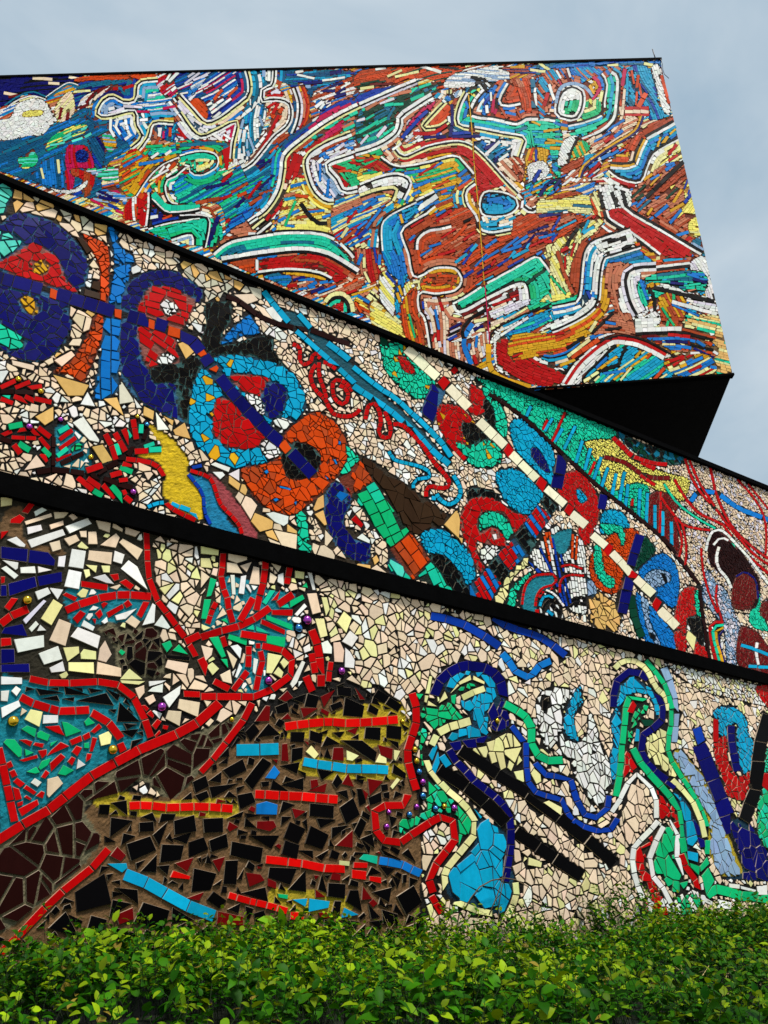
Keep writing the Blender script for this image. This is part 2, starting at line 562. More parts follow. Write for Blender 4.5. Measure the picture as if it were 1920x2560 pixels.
T G 1310 990 1350 940 1470 960 1465 1035
L B75 90 1480 1000 1659 1030 1720 1060 1830 1110
T k 1150 0 1340 0 1470 100 1450 190 1330 120
T k 360 340 515 140 595 190 430 420
T k 905 520 1110 540 1105 655 900 635
T k 255 835 525 890 505 1025 240 960
T k 65 830 220 770 240 890 85 935
T k 15 650 190 640 190 770 25 775
T k 205 995 315 990 300 1205 185 1200
T k 665 950 700 825 825 870 800 990
T k 1055 1180 1210 1190 1200 1320 1045 1300
T k 1200 1340 1235 1240 1310 1240 1345 1430
L r70 130 1720 450 1690 540 1550 540 1450 580 1440 660 1445 720 1480 800 1560 850 1659 850
O p 1560 600 30
O p 1540 720 35
Z 1000 1450 500
L b70 150 250 300 390 325 470 350 540 380 680 460 820 555
L b62 110 770 310 850 370 980 420 1120 460 1200 500 1270 550 1370 630
L B62 95 840 610 910 690 960 770 1020 800 1080 805 1110 760 1170 700 1250 670
R t 6.5 360 850 430 790 530 750 680 770 760 820 830 950 780 1050 740 1060 730 1130 725 1280 740 1310 480 1350 390 1310 480 1240 590 1200 590 1120 510 1060 500 1000 580 960 700 920 690 870 600 800 480 860 400 930
R g 5 170 1010 230 1060 350 1030 400 1010 430 950 520 870 620 850 630 890 480 940 430 1040 470 1080 520 1160 400 1170 300 1250 230 1190 160 1130
T y 475 850 580 785 590 830 485 875
T y 605 790 700 845 695 870 600 830
L y55 110 510 980 600 935 700 900
T y 310 1030 370 920 395 980
T y 400 960 470 860 490 875
T g 125 940 195 945 145 1015
T g 415 960 465 945 450 1040 420 1020
L n85 110 280 960 320 850 400 770 500 720 600 710 720 740 800 800 850 900 850 980 780 1050 740 1140
R n 5 740 1060 850 970 880 1040 900 1180 870 1250 760 1250 730 1150
O a 800 1170 30
L n80 130 870 1280 750 1320 640 1350 500 1370 400 1390
L y70 110 310 1270 380 1230 480 1200 580 1170
T y 240 795 265 800 240 950 205 945
T y 200 955 235 960 215 1025 195 1015
T y 225 1000 315 1055 220 1045
R y 7.5 560 1410 780 1320 900 1260 1000 1360 1020 1570 1070 1760 860 1600 640 1450
L g68 110 860 1030 960 1080 1060 1160 1090 1260 1080 1340 1120 1430 1180 1490 1260 1500 1345 1495
L b50 150 920 1210 1000 1300 1030 1400 1035 1550 1050 1659
R w 4.5 1150 950 1250 890 1400 900 1420 970 1340 1100 1360 1250 1250 1400 1200 1420 1150 1250 1120 1050
R w 5 1310 1260 1450 1350 1550 1250 1560 1080 1620 1200 1659 1340 1730 1500 1780 1650 1640 1880 1450 1640 1400 1500 1340 1420
R k 4 1170 1000 1240 970 1230 1060 1180 1080
R t 4 1430 950 1490 880 1500 960 1520 1020 1450 1100 1440 1200 1480 1340 1430 1330 1370 1280 1350 1200 1380 1080
O a 15 1175 28
Z 1000 1850 500
R gggG 5.5 120 -110 225 -70 180 100 220 260 230 340 350 390 430 480 520 590 590 650 590 750 510 820 500 900 470 870 480 720 400 610 300 620 150 720 0 790 0 660 120 640 220 560 200 480 230 400 170 200 150 0
L y58 110 300 -40 250 60 215 120 225 220 300 320 370 400 460 470 540 560 600 620 620 700 610 790 560 850 480 950 400 1040 360 1140 370 1240 430 1330 520 1370 650 1420 760 1440
R t 8 400 1100 450 1040 520 1000 560 930 610 880 640 660 700 660 760 700 830 730 900 830 860 930 850 980 900 1040 940 1120 930 1250 850 1440 700 1400 500 1340 400 1290 385 1180
T t 230 130 290 20 310 60 260 180
T t 255 240 310 90 325 190 285 290
L t60 140 340 130 400 220
T t 440 270 580 350 550 375 450 300
T t 640 420 730 470 710 520 640 450
T t 720 510 830 590 830 615 720 540
T t 590 550 680 640 660 660
L n65 110 400 80 470 190 560 280 640 370 750 440 850 540 900 640 915 760 910 900 890 1040 870 1180
L k100 330 490 80 780 270 1070 460 1230 580 1500 790 1659 920 1782 1030
L k105 240 320 240 560 400 700 520 870 690
L k105 260 950 760 1200 930 1500 1130
L r68 120 95 -390 130 -270 140 -220 130 -140 90 -20 60 70 60 170 90 290 130 420
L r68 130 0 850 80 795 170 730 250 680 330 640 400 645 455 710 460 790 430 870 380 920 310 1010 240 1110 235 1160 270 1270
L r60 110 255 1290 340 1440
L b50 110 1040 20 1040 200 1060 350 1130 440 1240 470 1340 500 1370 570 1420 660 1520 720 1659 760 1750 740 1800 650
L b52 110 1115 190 1180 280 1280 300 1390 300 1430 400 1470 520 1540 630 1659 640 1710 580 1730 460
L y55 100 950 1180 960 1280 930 1380 880 1470
T y 1060 970 1180 1010 1170 1060 1055 1040
T y 1180 520 1230 500 1340 560 1330 630
O a 115 80 35
O a 130 175 35
O b 150 265 36
O p 180 350 38
O b 180 465 38
O p 130 555 33
O b 285 570 35
O a 360 550 30
O p 440 565 38
O b 70 620 35
Z 1420 1600 500
r wwyc 3.6 800 180 1659 400 1659 560 1100 430 860 260
R c 5.5 420 1500 480 1300 560 1150 650 1170 710 1300 730 1480 600 1640 500 1700
R y 6 640 800 800 720 830 760 800 900 830 990 900 1120 860 1150 760 1060 660 1000 630 900
R s 6 870 970 930 910 1060 1060 1190 1200 1250 1380 1340 1640 1400 1800 1445 1930 1300 1960 1230 1900 1165 1720 1165 1500 1080 1350 960 1160
L s65 130 790 230 850 400 880 550 880 700 870 850
R t 5.5 390 540 410 400 470 350 530 300 620 360 700 420 750 520 760 620 730 650 680 480 560 440 480 480 430 560 440 640 450 720 420 850 410 1000 400 1100 370 1200 340 1000 370 850 350 700 370 600
R r 6 470 800 490 900 530 980 570 1080 480 1120 440 1250 430 1220 460 1050 470 900
R g 7 560 580 660 530 670 560 580 680 540 780 520 860 490 860 490 740
T e 590 660 700 660 720 710 640 740
L r58 80 630 500 550 520 510 590 490 680
L g52 140 640 500 600 450 500 480 470 600 460 750 440 900 430 1050 410 1200 390 1300
L t55 120 590 740 570 850 600 1000
R t 7 840 1270 960 1310 1030 1460 1070 1520 1100 1640 1040 1700 970 1750 950 1600 900 1420
L n62 110 370 560 380 400 430 300 520 260 620 290 700 370 760 480 790 580 780 660 690 740 620 790 600 880 620 980 700 1080 820 1170 930 1260 1010 1350 1060 1480 1100 1640 1120 1720
L y48 55 380 240 430 190 500 170 580 190 640 240 680 310 720 390 760 430 800 470 830 560 830 640
L g42 120 640 170 740 290 810 400 840 500 860 620 850 720 820 850 830 950 900 1080 980 1200 1060 1330 1110 1430 1140 1500 1150 1659 1150 1780
L y45 130 860 1160 960 1260 1030 1350 1090 1480 1130 1640
L g58 130 530 900 600 1030 680 1120 760 1210 850 1310 900 1400 920 1500 940 1659 950 1730 1000 1880
R r 6 690 1160 760 1280 880 1400 920 1590 850 1480 750 1480 740 1300
L w40 130 360 1430 440 1300 480 1210 540 1120 640 1140 690 1230 720 1310 730 1480
T b 1025 740 1100 715 1130 835 1065 875
L n120 170 1080 870 1180 1110 1290 1400 1380 1640 1480 1900
R t 4.5 1200 590 1300 545 1420 590 1480 680 1500 800 1560 860 1550 1000 1520 1080 1450 1110 1400 950 1390 800 1400 720 1370 700 1320 760 1320 830 1250 800 1240 680 1210 650
L n65 70 1350 710 1350 830 1370 950 1400 1090
R r 4.5 1200 850 1310 800 1320 950 1350 1060 1420 1130 1530 1090 1520 1320 1400 1330 1310 1280 1280 1150 1230 1050
T r 1200 650 1240 660 1240 850 1195 850
R r 4 1560 380 1700 400 1750 650 1580 470
R gG 5 1600 1240 1900 1270 1900 1900 1659 1790 1570 1640
T r 1600 1100 1700 1110 1700 1290 1590 1200
R G 4 1640 900 1900 900 1900 1110 1600 1090
L k105 190 1659 620 1590 850 1565 1050 1545 1260 1470 1430 1420 1600
Z 1420 2060 500
R n 8 1340 0 1500 0 1659 240 1800 300 1800 470 1240 440 1450 400
R r 6 745 40 740 90 650 230 650 370 730 480 740 560 860 740 640 740 620 640 690 600 580 430 560 330 560 220 650 130
R g 7 820 10 900 130 890 300 960 460 1000 500 900 570 840 540 760 430 700 390 720 230 750 140 790 30
L w45 110 740 -25 700 30 590 140 540 200 530 350 560 480 620 620
L w45 140 790 20 720 150 680 250 660 370 730 470 800 560 850 660
L w42 140 850 -40 870 10 910 120 900 300 960 420
L r50 110 890 -20 915 30
L r50 110 930 250 990 400 1060 480 1090 590
L g85 110 1140 590 1220 540 1320 560 1440 600 1540 600 1659 620 1900 640
T g 1000 320 1085 350 1080 430 1010 360
T g 1085 350 1150 270 1170 330 1090 400
T g 1100 430 1160 360 1215 470 1140 590
T w 1325 490 1420 500 1415 540 1330 530
T w 1425 510 1555 545 1550 570 1430 540
T w 1560 515 1645 505 1650 590 1570 590
T w 1240 620 1350 650 1340 710 1230 700
T t 985 220 1075 240 1070 320 990 295
R rrw 4 640 650 740 560 860 740 640 740
R wwg 4 860 700 900 600 1070 540 1090 640 1060 740 900 760
"""
MIDDLE = """
Z 0 420 500
R hhuc 5.5 60 160 400 270 900 490 880 560 600 560 450 420 150 330
R j 5 -300 0 0 110 100 190 80 280 50 350 0 400 -300 500
R uuccc 6.5 50 350 130 270 420 330 560 450 700 620 640 640 560 540 420 440 220 380 100 390
R n 4.5 -100 520 0 480 100 390 220 380 420 440 560 540 680 680 730 850 700 960 640 1020 600 1050 400 980 0 850 -100 830
R j 5 -100 500 0 520 150 570 170 660 0 760 -100 760
R r 4.5 -100 800 0 780 130 700 270 630 410 690 500 790 540 910 640 1030 520 1010 200 920 0 830
R a 3.5 270 820 320 770 400 790 390 870 340 890 280 870
R n 4.5 -100 960 0 960 590 1100 580 1350 500 1480 400 1580 300 1610 100 1570 0 1500 -100 1450
R G 5 -100 1280 0 1290 100 1350 200 1420 190 1490 90 1510 0 1460 -100 1450
R a 4 165 1090 250 1060 320 1170 300 1220 220 1200
R cccu 6 560 1150 640 1100 800 1200 760 1330 660 1480 520 1600 420 1650 320 1640 500 1500 590 1350
R o 3.8 680 550 760 580 880 640 910 760 910 900 890 1130 820 1110 830 900 810 790 760 690
R of 4 790 1220 860 1250 850 1370 800 1530 740 1680 690 1780 580 1720 440 1690 560 1610 660 1500 740 1350
T q 700 1000 830 1040 830 1100 690 1060
T q 770 940 830 950 830 1030 750 1000
T q 620 570 690 600 760 690 720 720
R B 5 890 480 970 520 990 640 1110 750 1080 850 1060 950 1010 1160 900 1120 940 900 940 700
B B 82,6,8 - 870 1240 1000 1260 1000 1500 980 1700 970 1850 780 1910 840 1500
R n 4.5 1010 1180 1020 1050 1080 950 1200 870 1340 850 1480 870 1620 950 1659 1000 1700 1050 1659 1110 1600 1110 1450 1000 1240 990 1170 1090 1140 1200
R n 4.8 1010 1270 1140 1310 1150 1450 1180 1600 1230 1680 1280 1790 1450 1790 1470 2030 1550 2120 1450 2080 1280 2010 1150 1920 1090 1850 1000 1690
B r -10,4.5,7 - 1240 1000 1300 980 1420 990 1540 1050 1620 1100 1570 1230 1500 1340 1390 1300 1140 1190 1180 1090
R w 3.5 1325 1140 1380 1090 1460 1140 1480 1190 1390 1230
B r 12,4.5,7 - 1140 1320 1300 1350 1460 1430 1450 1500 1490 1610 1320 1640 1230 1659 1170 1500
R w 4 1310 1580 1360 1530 1440 1560 1460 1610 1320 1640
L n105 122 -100 890 0 915 120 950 280 990 430 1030 600 1090 830 1160 960 1200 1100 1240 1220 1270 1350 1310 1500 1370 1600 1410
T o 415 995 480 1020 465 1100 405 1080
T o 945 1170 1010 1180 1005 1260 945 1240
T o 1230 1250 1285 1270 1280 1350 1225 1330
T o 1395 1310 1495 1340 1490 1420 1385 1390
T u 1470 1460 1530 1440 1610 1530 1540 1590
Z 0 850 500
R k 4 1260 230 1550 180 1659 120 1659 280 1590 420 1570 500 1540 690 1470 500 1450 370 1290 350
T u 430 285 740 380 690 470 560 470
T h 985 300 1100 490 1110 520 985 540
T u 850 490 970 475 1030 640
T u 1190 550 1280 590 1270 670 1180 630
T w 1100 470 1180 570 1130 570
T w 1285 590 1405 750 1300 755
T u 1340 625 1440 670 1430 720
T u 1430 750 1525 690 1580 830 1450 790
T u 285 640 445 550 445 670 370 715
T w 660 540 725 425 790 560
T w 595 690 690 630 825 830 820 855 740 840
T u 755 890 850 870 940 1000 850 1030
T c 190 1090 300 950 380 1050
T c 440 175 590 90 625 130 510 230
T c 90 170 290 210 280 260 100 215
N ochre 1240 700 1380 790 1450 850 1560 1000 1550 1080 1659 1250 1659 1500 1400 1340 1380 1150 1300 1000 1150 960 1340 900 1280 790
L r45 110 0 400 130 340
L r42 110 120 400 250 350
L r42 120 190 410 350 385
L d45 130 0 430 280 440
L r45 110 110 470 250 520
L r45 120 200 470 330 530
L r45 130 280 490 430 520
T G 0 460 90 460 80 500
L r42 150 0 490 110 530
O a 150 330 30
O a 335 430 30
L r42 120 0 800 120 750 240 735 310 790 360 870 410 910
L r38 140 90 810 300 820
L g55 140 65 730 190 700
L g55 140 150 860 250 920
L r55 120 110 870 170 950
Q teal 470 720 600 740 720 850 740 1080 500 1070 450 950
L d42 130 445 780 440 1050
L d45 100 0 820 100 850
L r48 120 310 730 420 810
L r48 100 490 720 440 790
L r42 120 490 830 600 750
L r42 120 490 910 630 810
L r38 120 460 1000 590 940
L G48 110 480 770 570 720
R g 4.5 580 890 660 850 690 890 600 940
L G45 110 470 970 560 900
L r55 110 340 940 400 1010
L g48 130 350 900 420 970
L d45 140 500 1030 690 940
L d52 130 300 1100 390 1080 560 1090 700 1110 830 1140 960 1190 1100 1230
L d52 110 800 1110 920 1040 1040 980 1090 900 1130 860
L r52 110 870 780 930 900 960 1000
L G45 140 960 860 990 960
L r52 100 950 770 1040 930
L r52 110 1020 740 1090 880
L G42 120 1070 740 1100 840
L r52 110 1100 660 1130 830
L d52 110 1215 720 1180 830
L r45 110 1150 870 1270 850
L r52 120 1110 930 1230 920
L G52 100 1230 915 1340 910
L G38 100 1190 890 1280 860
L G45 90 1170 700 1165 780
L r45 100 1040 990 1200 1010 1290 1040 1350 1110 1370 1200 1370 1340 1420 1400 1500 1440 1620 1500
L r52 110 1010 1030 1090 1060
L g48 130 990 1060 1100 1100
L r52 110 910 1130 1010 1100
L r42 80 980 1170 1060 1160
L r58 150 710 1090 850 1040
L r52 160 640 1140 770 1250
L r52 160 720 1150 880 1260
L r58 150 850 1200 960 1310
L g58 150 920 1210 1000 1290 1040 1350
L g52 120 770 1250 850 1300
T r 1000 1250 1040 1240 1060 1280 1020 1300
L r52 100 1030 1300 1090 1350
O p 240 725 35
O p 500 665 28
O a 750 975 30
O p 1100 1265 35
O b 1215 705 28
O a 1135 640 22
L t38 50 1220 1390 1290 1360 1360 1350
L t45 80 1420 1350 1500 1390 1600 1430 1659 1480
Z 450 1050 500
R uuuc 10 250 400 500 500 620 690 700 800 900 870 1080 1000 1200 990 1100 740 1230 560 1260 830 1400 900 1560 1000 1600 1180 1800 1300 1100 1150 640 1000 480 690 340 510
N ochre -120 480 60 440 190 640 180 800 60 720 -120 650
N river 60 420 100 460 240 500 320 700 410 850 500 960 260 890 200 750 190 620
N mauve 250 450 330 510 480 690 600 870 640 990 520 955 440 800 340 680
L b35 80 180 380 90 400 60 440 120 520 190 620 200 760 250 870
L r38 60 80 420 240 480 290 580 330 700 420 790 490 880 510 950
T w 245 370 290 350 415 400 400 440
T w 260 430 350 430 375 460 330 500
T w 395 450 490 405 490 515
T w 700 780 770 765 900 800 895 860 860 885 780 850
R G 4 960 770 1040 760 1060 900 1090 1120 980 1090 970 900
Z 450 650 500
R hhuc 5 60 0 170 30 450 160 670 250 680 330 560 290 430 260 350 320 300 360 170 350 190 270 100 180 0 120 0 30
R k 4 210 370 340 350 420 350 410 500 360 580 340 700 480 690 600 650 760 640 770 740 830 840 880 900 700 830 500 785 300 790 220 740 180 650 220 540
R k 4 0 860 130 810 180 850 130 960 100 1060 70 1250 60 1350 0 1200
R ttttttttttta 4.3 200 870 300 800 480 790 700 830 880 900 980 1000 1040 1160 1020 1270 930 1370 850 1440 800 1500 720 1680 490 1740 330 1690 150 1560 80 1420 70 1250 100 1080 130 970
R r 4.5 410 970 520 950 660 960 750 990 710 1020 680 1130 540 1110
R n 4.5 710 1040 760 1010 830 1030 890 1090 870 1170 840 1270 740 1320 700 1240 670 1150
R r 4.8 290 1180 350 1140 470 1200 520 1300 590 1330 700 1460 680 1530 560 1570 420 1560 320 1500 270 1400
L r40 60 365 1090 380 1160
R w 3.8 540 1120 640 1130 700 1210 690 1290 600 1260
R w 4 780 1320 860 1310 940 1350 920 1400 850 1450 760 1380
R w 4 660 1530 740 1480 830 1590 810 1640 740 1659 690 1620
R B 5 340 700 400 600 560 460 600 490 640 550 660 610 500 640 420 690
T w 700 410 760 390 850 500 830 530 780 520
T c 610 360 700 400 770 500 700 480
T c 440 285 600 285 650 340 560 370
N tealdark 860 430 960 440 1090 560 1200 650 1330 780 1480 920 1659 1080 1659 1170 1400 960 1200 780 1040 590 900 510
L d42 150 380 305 480 340 560 400 620 450 720 500 850 550 1000 570 1100 590 1250 650 1400 700
L t50 110 690 260 780 380 900 520
L t45 110 960 590 1130 740 1300 890 1430 1010 1600 1150 1659 1190
L t45 110 980 450 1080 570
L t50 110 1220 690 1400 830 1480 920 1600 1040 1659 1080
L r38 42 930 700 990 730 990 820 1010 870 1080 850 1100 790 1150 780 1150 840 1100 900 1080 980 1120 1080 1200 1160 1260 1270 1350 1300 1440 1290 1490 1240
L r36 42 1140 850 1200 850 1290 910
L r36 42 1150 850 1150 960 1190 1070 1210 1150
L r38 42 1430 1090 1350 1010 1280 1000 1260 1050 1280 1150 1340 1200 1390 1160 1380 1080 1320 1040
L r38 42 1530 1310 1560 1190 1620 1190 1659 1280 1640 1450
Z 450 1050 500
R ooof 4.2 500 410 680 370 780 330 830 290 860 130 1000 0 1130 -70 1260 0 1350 110 1390 230 1370 380 1290 490 1220 560 1150 640 1060 700 980 770 880 790 760 750 660 690 580 580
R k 4 840 270 930 190 1030 190 1130 250 1165 310 1140 430 1050 480 950 490 890 470 850 380
T B 690 430 720 410 735 440 710 455
T B 820 545 920 570 915 590 825 565
T B 765 660 800 645 820 665 790 685
T B 1190 455 1235 490 1220 500
T B 1265 330 1285 325 1305 370 1290 375
T B 1310 175 1335 180 1330 210 1310 205
T B 1215 330 1240 320 1230 355
T B 940 685 970 670 960 715
L n100 122 0 -697 60 -687 150 -597 230 -477 330 -347 450 -197 560 -77 720 93 850 203 950 303 1100 463
Z 450 650 500
T o 135 780 195 740 225 785 170 810
T o 230 910 300 875 320 900 300 940
Z 450 1050 500
T o 810 215 870 160 925 240 870 290
T o 1090 510 1150 470 1240 520 1180 590
V oor 52,6.5,7 - 1310 490 1490 360 1600 510 1430 650
R G 5 1370 210 1440 270 1500 360 1310 480 1380 330
R n 4.5 1200 640 1300 510 1420 660 1360 800 1380 920 1460 1000 1570 1030 1560 1180 1480 1180 1350 1100 1260 980 1210 850
T B 1290 630 1320 590 1400 620 1340 680
T w 1460 980 1510 940 1575 1000 1570 1030
T r 1410 830 1450 790 1520 870 1500 900
T u 1590 1150 1625 1120 1650 1170 1610 1210
Z 900 800 500
R GGGGGGGGGGGa 3.6 165 140 230 180 350 200 450 340 620 500 560 640 450 650 330 560 220 440 180 330
R r 3.4 310 310 370 310 450 410 430 450 360 420
T e 165 140 230 170 225 220 165 205
N tealdark 0 480 200 640 350 760 480 890 600 1020 680 1130 640 1080 500 950 350 820 200 700 0 560
L t45 105 -60 390 0 440 150 560 300 660 440 790 560 900 680 1030 750 1140
L t52 105 -60 550 0 590 200 720 360 850 480 960 600 1090 740 1200
L r38 42 40 830 60 730 100 690 150 740 170 850 150 940 200 980 250 960 240 850 200 760
L r38 42 270 870 340 870 430 950 520 1050 600 1170 670 1250 720 1310 735 1380 660 1400 600 1380 550 1400 545 1470
L t33 42 235 1090 280 1160 380 1190 500 1220 580 1270 560 1310 450 1330 440 1400
L t38 42 770 1290 820 1380 830 1450 780 1520 720 1530 650 1480 620 1430 605 1500
L I80 120 380 240 530 380 640 480
r n 14 590 530 710 590 600 860 500 770
L I80 110 730 560 900 730
R rrrrrrrrrra 3.6 640 720 740 700 850 740 930 830 960 860 850 860 870 950 900 1050 860 1160 720 1010 640 860
R k 3.6 840 870 900 855 1000 890 1070 1000 1000 1030 880 1010
R GGGGGGGGGa 3.8 790 1020 900 1040 1070 1000 1170 1100 1150 1200 1030 1230 900 1190
L r38 50 720 1000 870 1160
R r 3.6 910 540 980 570 1050 640 1020 730 920 700
R G 3.4 1010 560 1120 600 1180 720 1220 870 1200 980 1110 870 1110 750 1040 650
R k 3.4 1030 660 1080 700 1120 820 1100 900 1020 790
T r 745 420 780 385 815 420 780 455
R t 4 1240 870 1300 820 1420 850 1520 950 1600 1090 1620 1250 1600 1380 1500 1300 1300 1100 1250 970
R n 3 1420 1060 1500 1100 1570 1250 1530 1260 1430 1150
R t 3.4 1120 1290 1180 1240 1300 1240 1440 1350 1520 1460 1450 1560 1380 1620 1250 1560 1180 1470
L I80 120 980 840 1200 1050
L I80 120 1250 1110 1480 1330
L I80 120 1540 1400 1659 1510
R r 5 890 720 960 690 1030 750 1000 790 930 790
T r 635 520 690 465 745 520 690 590
T r 1180 1090 1225 1020 1275 1080 1230 1155
T r 1450 1370 1490 1295 1545 1350 1510 1430
Z 900 1150 500
R q 9 0 -40 260 120 560 340 740 480 690 540 580 570 500 620 400 590 330 480 200 270 100 170 30 60
V GGg 52,6.5,7 - -75 290 110 175 240 360 410 600 250 740 150 600 60 470
r oof 6.5 -70 60 0 0 110 180 -75 290
V oof 52,6.5,7 - 250 735 410 600 490 690 580 830 470 960 430 1030 330 870
V GG 52,6,7 - 460 980 580 835 690 960 790 1110
R jG 5 220 870 280 810 400 950 420 1000 290 960
R t 3.6 500 620 600 570 700 580 780 650 870 720 930 820 960 960 880 1040 830 940 740 830 640 780 550 770
R k 5 570 780 700 800 800 900 850 1000 920 1110 880 1130 770 1080 680 960 610 850
R r 5 830 480 870 380 950 310 1080 310 1200 380 1280 440 1400 470 1340 540 1270 610 1220 470 1120 430 1030 430 970 500 1000 600 1080 560 1170 600 1210 680 1180 720 1020 690 960 690 990 830 1030 890 1000 930 930 820 880 690 840 600
R G 4.5 970 510 1030 440 1120 430 1210 490 1270 610 1210 660 1140 560 1060 560 990 590
R w 4.5 990 760 1040 710 1120 710 1160 750 1040 870 1000 830
T w 1090 620 1130 610 1135 660 1110 665
R k 4 890 310 920 240 1040 240 1140 290 1150 330 1050 310
T u 690 540 810 400 830 500 810 660
T u 805 640 850 650 845 700
V BBBrr 48,3.6,7 - 900 1050 1060 890 1180 1030 1080 1180 910 1130
V k 48,4,7 - 1060 880 1130 800 1260 960 1180 1040
V BBBrr 48,3.6,7 - 1130 790 1280 640 1390 790 1250 930
V k 48,4,7 - 1280 630 1360 550 1470 680 1400 780
V BBBrr 48,3.6,7 - 1350 530 1470 370 1590 470 1450 660
V k 48,4,7 - 1490 340 1530 290 1630 390 1580 460
R y 5 1090 1170 1230 950 1380 800 1440 840 1300 950 1240 1040 1200 1190
R G 4 1220 1200 1240 1080 1320 990 1430 920 1400 980 1310 1090 1280 1220
N teal 1340 1220 1350 1100 1400 1010 1500 980 1610 980 1590 1060 1500 1090 1460 1180 1460 1290
B w 80,2.6,4 - 1400 780 1550 600 1659 570 1659 960 1500 920 1450 840
B w 80,2.4,4 - 1500 1110 1580 1070 1659 1150 1659 1330 1480 1290
L r38 45 1330 1220 1340 1090 1410 1000 1510 970 1610 970 1610 1050 1510 1090 1470 1160 1465 1280
L o30 60 1480 720 1540 900
L o30 60 1540 600 1590 800
L b30 90 1400 830 1500 960
L k28 60 1540 1170 1659 1270
L t28 60 1480 1200 1600 1290
Z 1300 900 620
R G 3.2 -300 120 0 220 640 465 590 560 760 640 900 1000 850 1110 700 980 500 830 230 580 0 360
R cccv 2.8 1000 740 1100 650 1659 870 2000 1000 2000 1659 1220 1659 1200 1520 960 1200 1060 960
R l 2.6 430 550 580 530 650 560 760 640 880 720 1000 760 1130 800 1120 880 1080 950 1000 900 900 870 780 820 620 880 560 830 520 700 480 640
R zek 5 640 480 800 550 950 600 1110 660 1060 700 940 690 760 620
R m 2.6 860 920 950 880 1050 960 1040 1010 1000 1000 1040 1100 1060 1220 1060 1320 960 1210 860 1110
L r32 36 620 520 680 580 740 640 820 690 900 730
L r28 36 760 650 880 690 980 700
L m28 40 560 650 700 690 800 760 880 790 1000 790
L r24 40 800 770 900 840
L t22 70 70 310 40 380
L t22 70 215 390 160 480
L t22 70 280 460 230 550
L t22 70 370 440 290 600
L t22 70 415 540 370 690
L t22 70 470 590 430 740
L t22 70 540 650 490 800
L t22 70 585 720 540 860
L t22 70 640 760 610 920
L t22 70 695 750 660 960
L t22 70 720 830 700 1000
L t22 70 800 860 790 1070
L t22 70 850 890 840 1110
L t22 70 900 970 900 1150
L t22 70 955 1010 950 1180
L t22 70 1010 1080 1010 1250
L r18 60 300 350 210 550
L r18 60 180 400 150 470
L r18 60 500 680 460 770
L r18 60 750 930 740 1030
L r18 60 940 880 930 1160
L d24 80 -210 230 0 370 230 580 500 830 740 1020 960 1200 1100 1380 1200 1520 1220 1659
R r 3.2 250 860 290 770 370 740 450 800 510 900 530 1020 500 1120 440 1080 350 980 270 920
R t 2.5 370 880 400 870 450 930 400 960
L n75 100 285 640 240 860
L n55 100 560 900 540 1000
R t 3 540 1040 600 1000 680 1020 730 1100 720 1130 620 1110 540 1170
R o 3 580 1190 640 1160 680 1230 700 1130 790 1150 780 1260 740 1360 680 1460 700 1500 640 1560 570 1560 490 1500 460 1400 480 1290 520 1280
R G 3 530 1100 620 1100 690 1130 700 1230 670 1240 650 1160 580 1170
R G 3 490 1260 530 1240 550 1330 570 1420 630 1470 620 1530 560 1510 500 1420
R e 4 820 1180 880 1230 900 1290 800 1380 760 1420 800 1290
R B 3 790 1420 860 1340 950 1290 1030 1360 1060 1450 1060 1560 1030 1659 930 1600 830 1480
R s 3 830 1450 900 1400 1000 1430 1000 1480 920 1520 850 1540
T k 940 1430 960 1430 985 1490 965 1490
L n60 110 800 1170 700 1500 650 1700
R r 4 390 1120 440 1090 490 1120 470 1220 400 1240
L I55 90 0 690 110 800
L I55 90 170 860 300 970
L I60 90 340 1030 440 1110
L I55 90 480 1170 570 1250
L I55 90 610 1290 740 1430
L I60 90 780 1480 900 1590
T r 100 830 130 775 180 820 150 890
T r 290 1010 320 960 360 990 330 1050
T r 555 1280 585 1220 620 1250 590 1320
T r 720 1440 745 1400 785 1440 755 1510
T r 880 1630 905 1570 960 1620 930 1659
R d 2.8 1250 1250 1270 1170 1320 1140 1400 1180 1470 1270 1540 1380 1600 1480 1600 1580 1560 1659 1440 1659 1400 1500 1330 1430 1270 1350
R m 2.8 1430 1470 1500 1420 1570 1460 1580 1560 1540 1659 1420 1650
L B32 60 1140 950 1180 890 1260 880 1350 910 1420 970 1500 1010 1659 1070 1900 1150
L r16 50 1100 660 1150 800 1230 920 1310 1000 1380 1100 1450 1180 1560 1300 1659 1370
L r16 50 1130 670 1200 830 1300 980
L r18 50 1270 720 1310 900 1370 1040 1440 1150 1560 1260 1659 1330
L r18 50 1030 800 1100 920 1200 1030 1350 1100 1400 1170 1500 1290 1659 1430
L r18 50 940 920 1020 1030 1100 1110 1270 1140
L r16 50 1030 1050 1080 1200 1060 1320
L r16 50 1080 1090 1110 1250 1100 1380
L r14 50 1450 800 1580 950 1640 1100 1640 1300
L r12 50 1520 830 1620 950 1659 1000
L G16 60 960 830 1050 960 1200 1070 1290 1120 1370 1170 1450 1260
L w18 36 1240 1280 1260 1190 1300 1140 1360 1150 1440 1230 1540 1340 1620 1450 1659 1500
L w20 36 1330 1250 1310 1330 1330 1400 1380 1460 1410 1530
L w16 36 1290 1240 1340 1190 1390 1210
L n14 50 1440 1450 1500 1420 1570 1470 1590 1600
Z 1400 1230 520
R sv 3 1170 620 1240 720 1330 800 1400 1000 1440 1100 1400 1400 1330 1370 1300 1080 1200 950 1130 830
R m 3.4 1430 1100 1520 1090 1600 1150 1659 1230 1800 1300 1800 1500 1430 1400
R G 3.5 1590 770 1600 900 1659 1080 1800 1150 1540 1080 1510 960 1570 900
R m 3 1600 900 1659 870 1800 900 1800 1080 1610 1000
R B 3.4 600 810 640 830 760 950 860 1070 920 1160 910 1270 820 1250 680 1200 630 1010
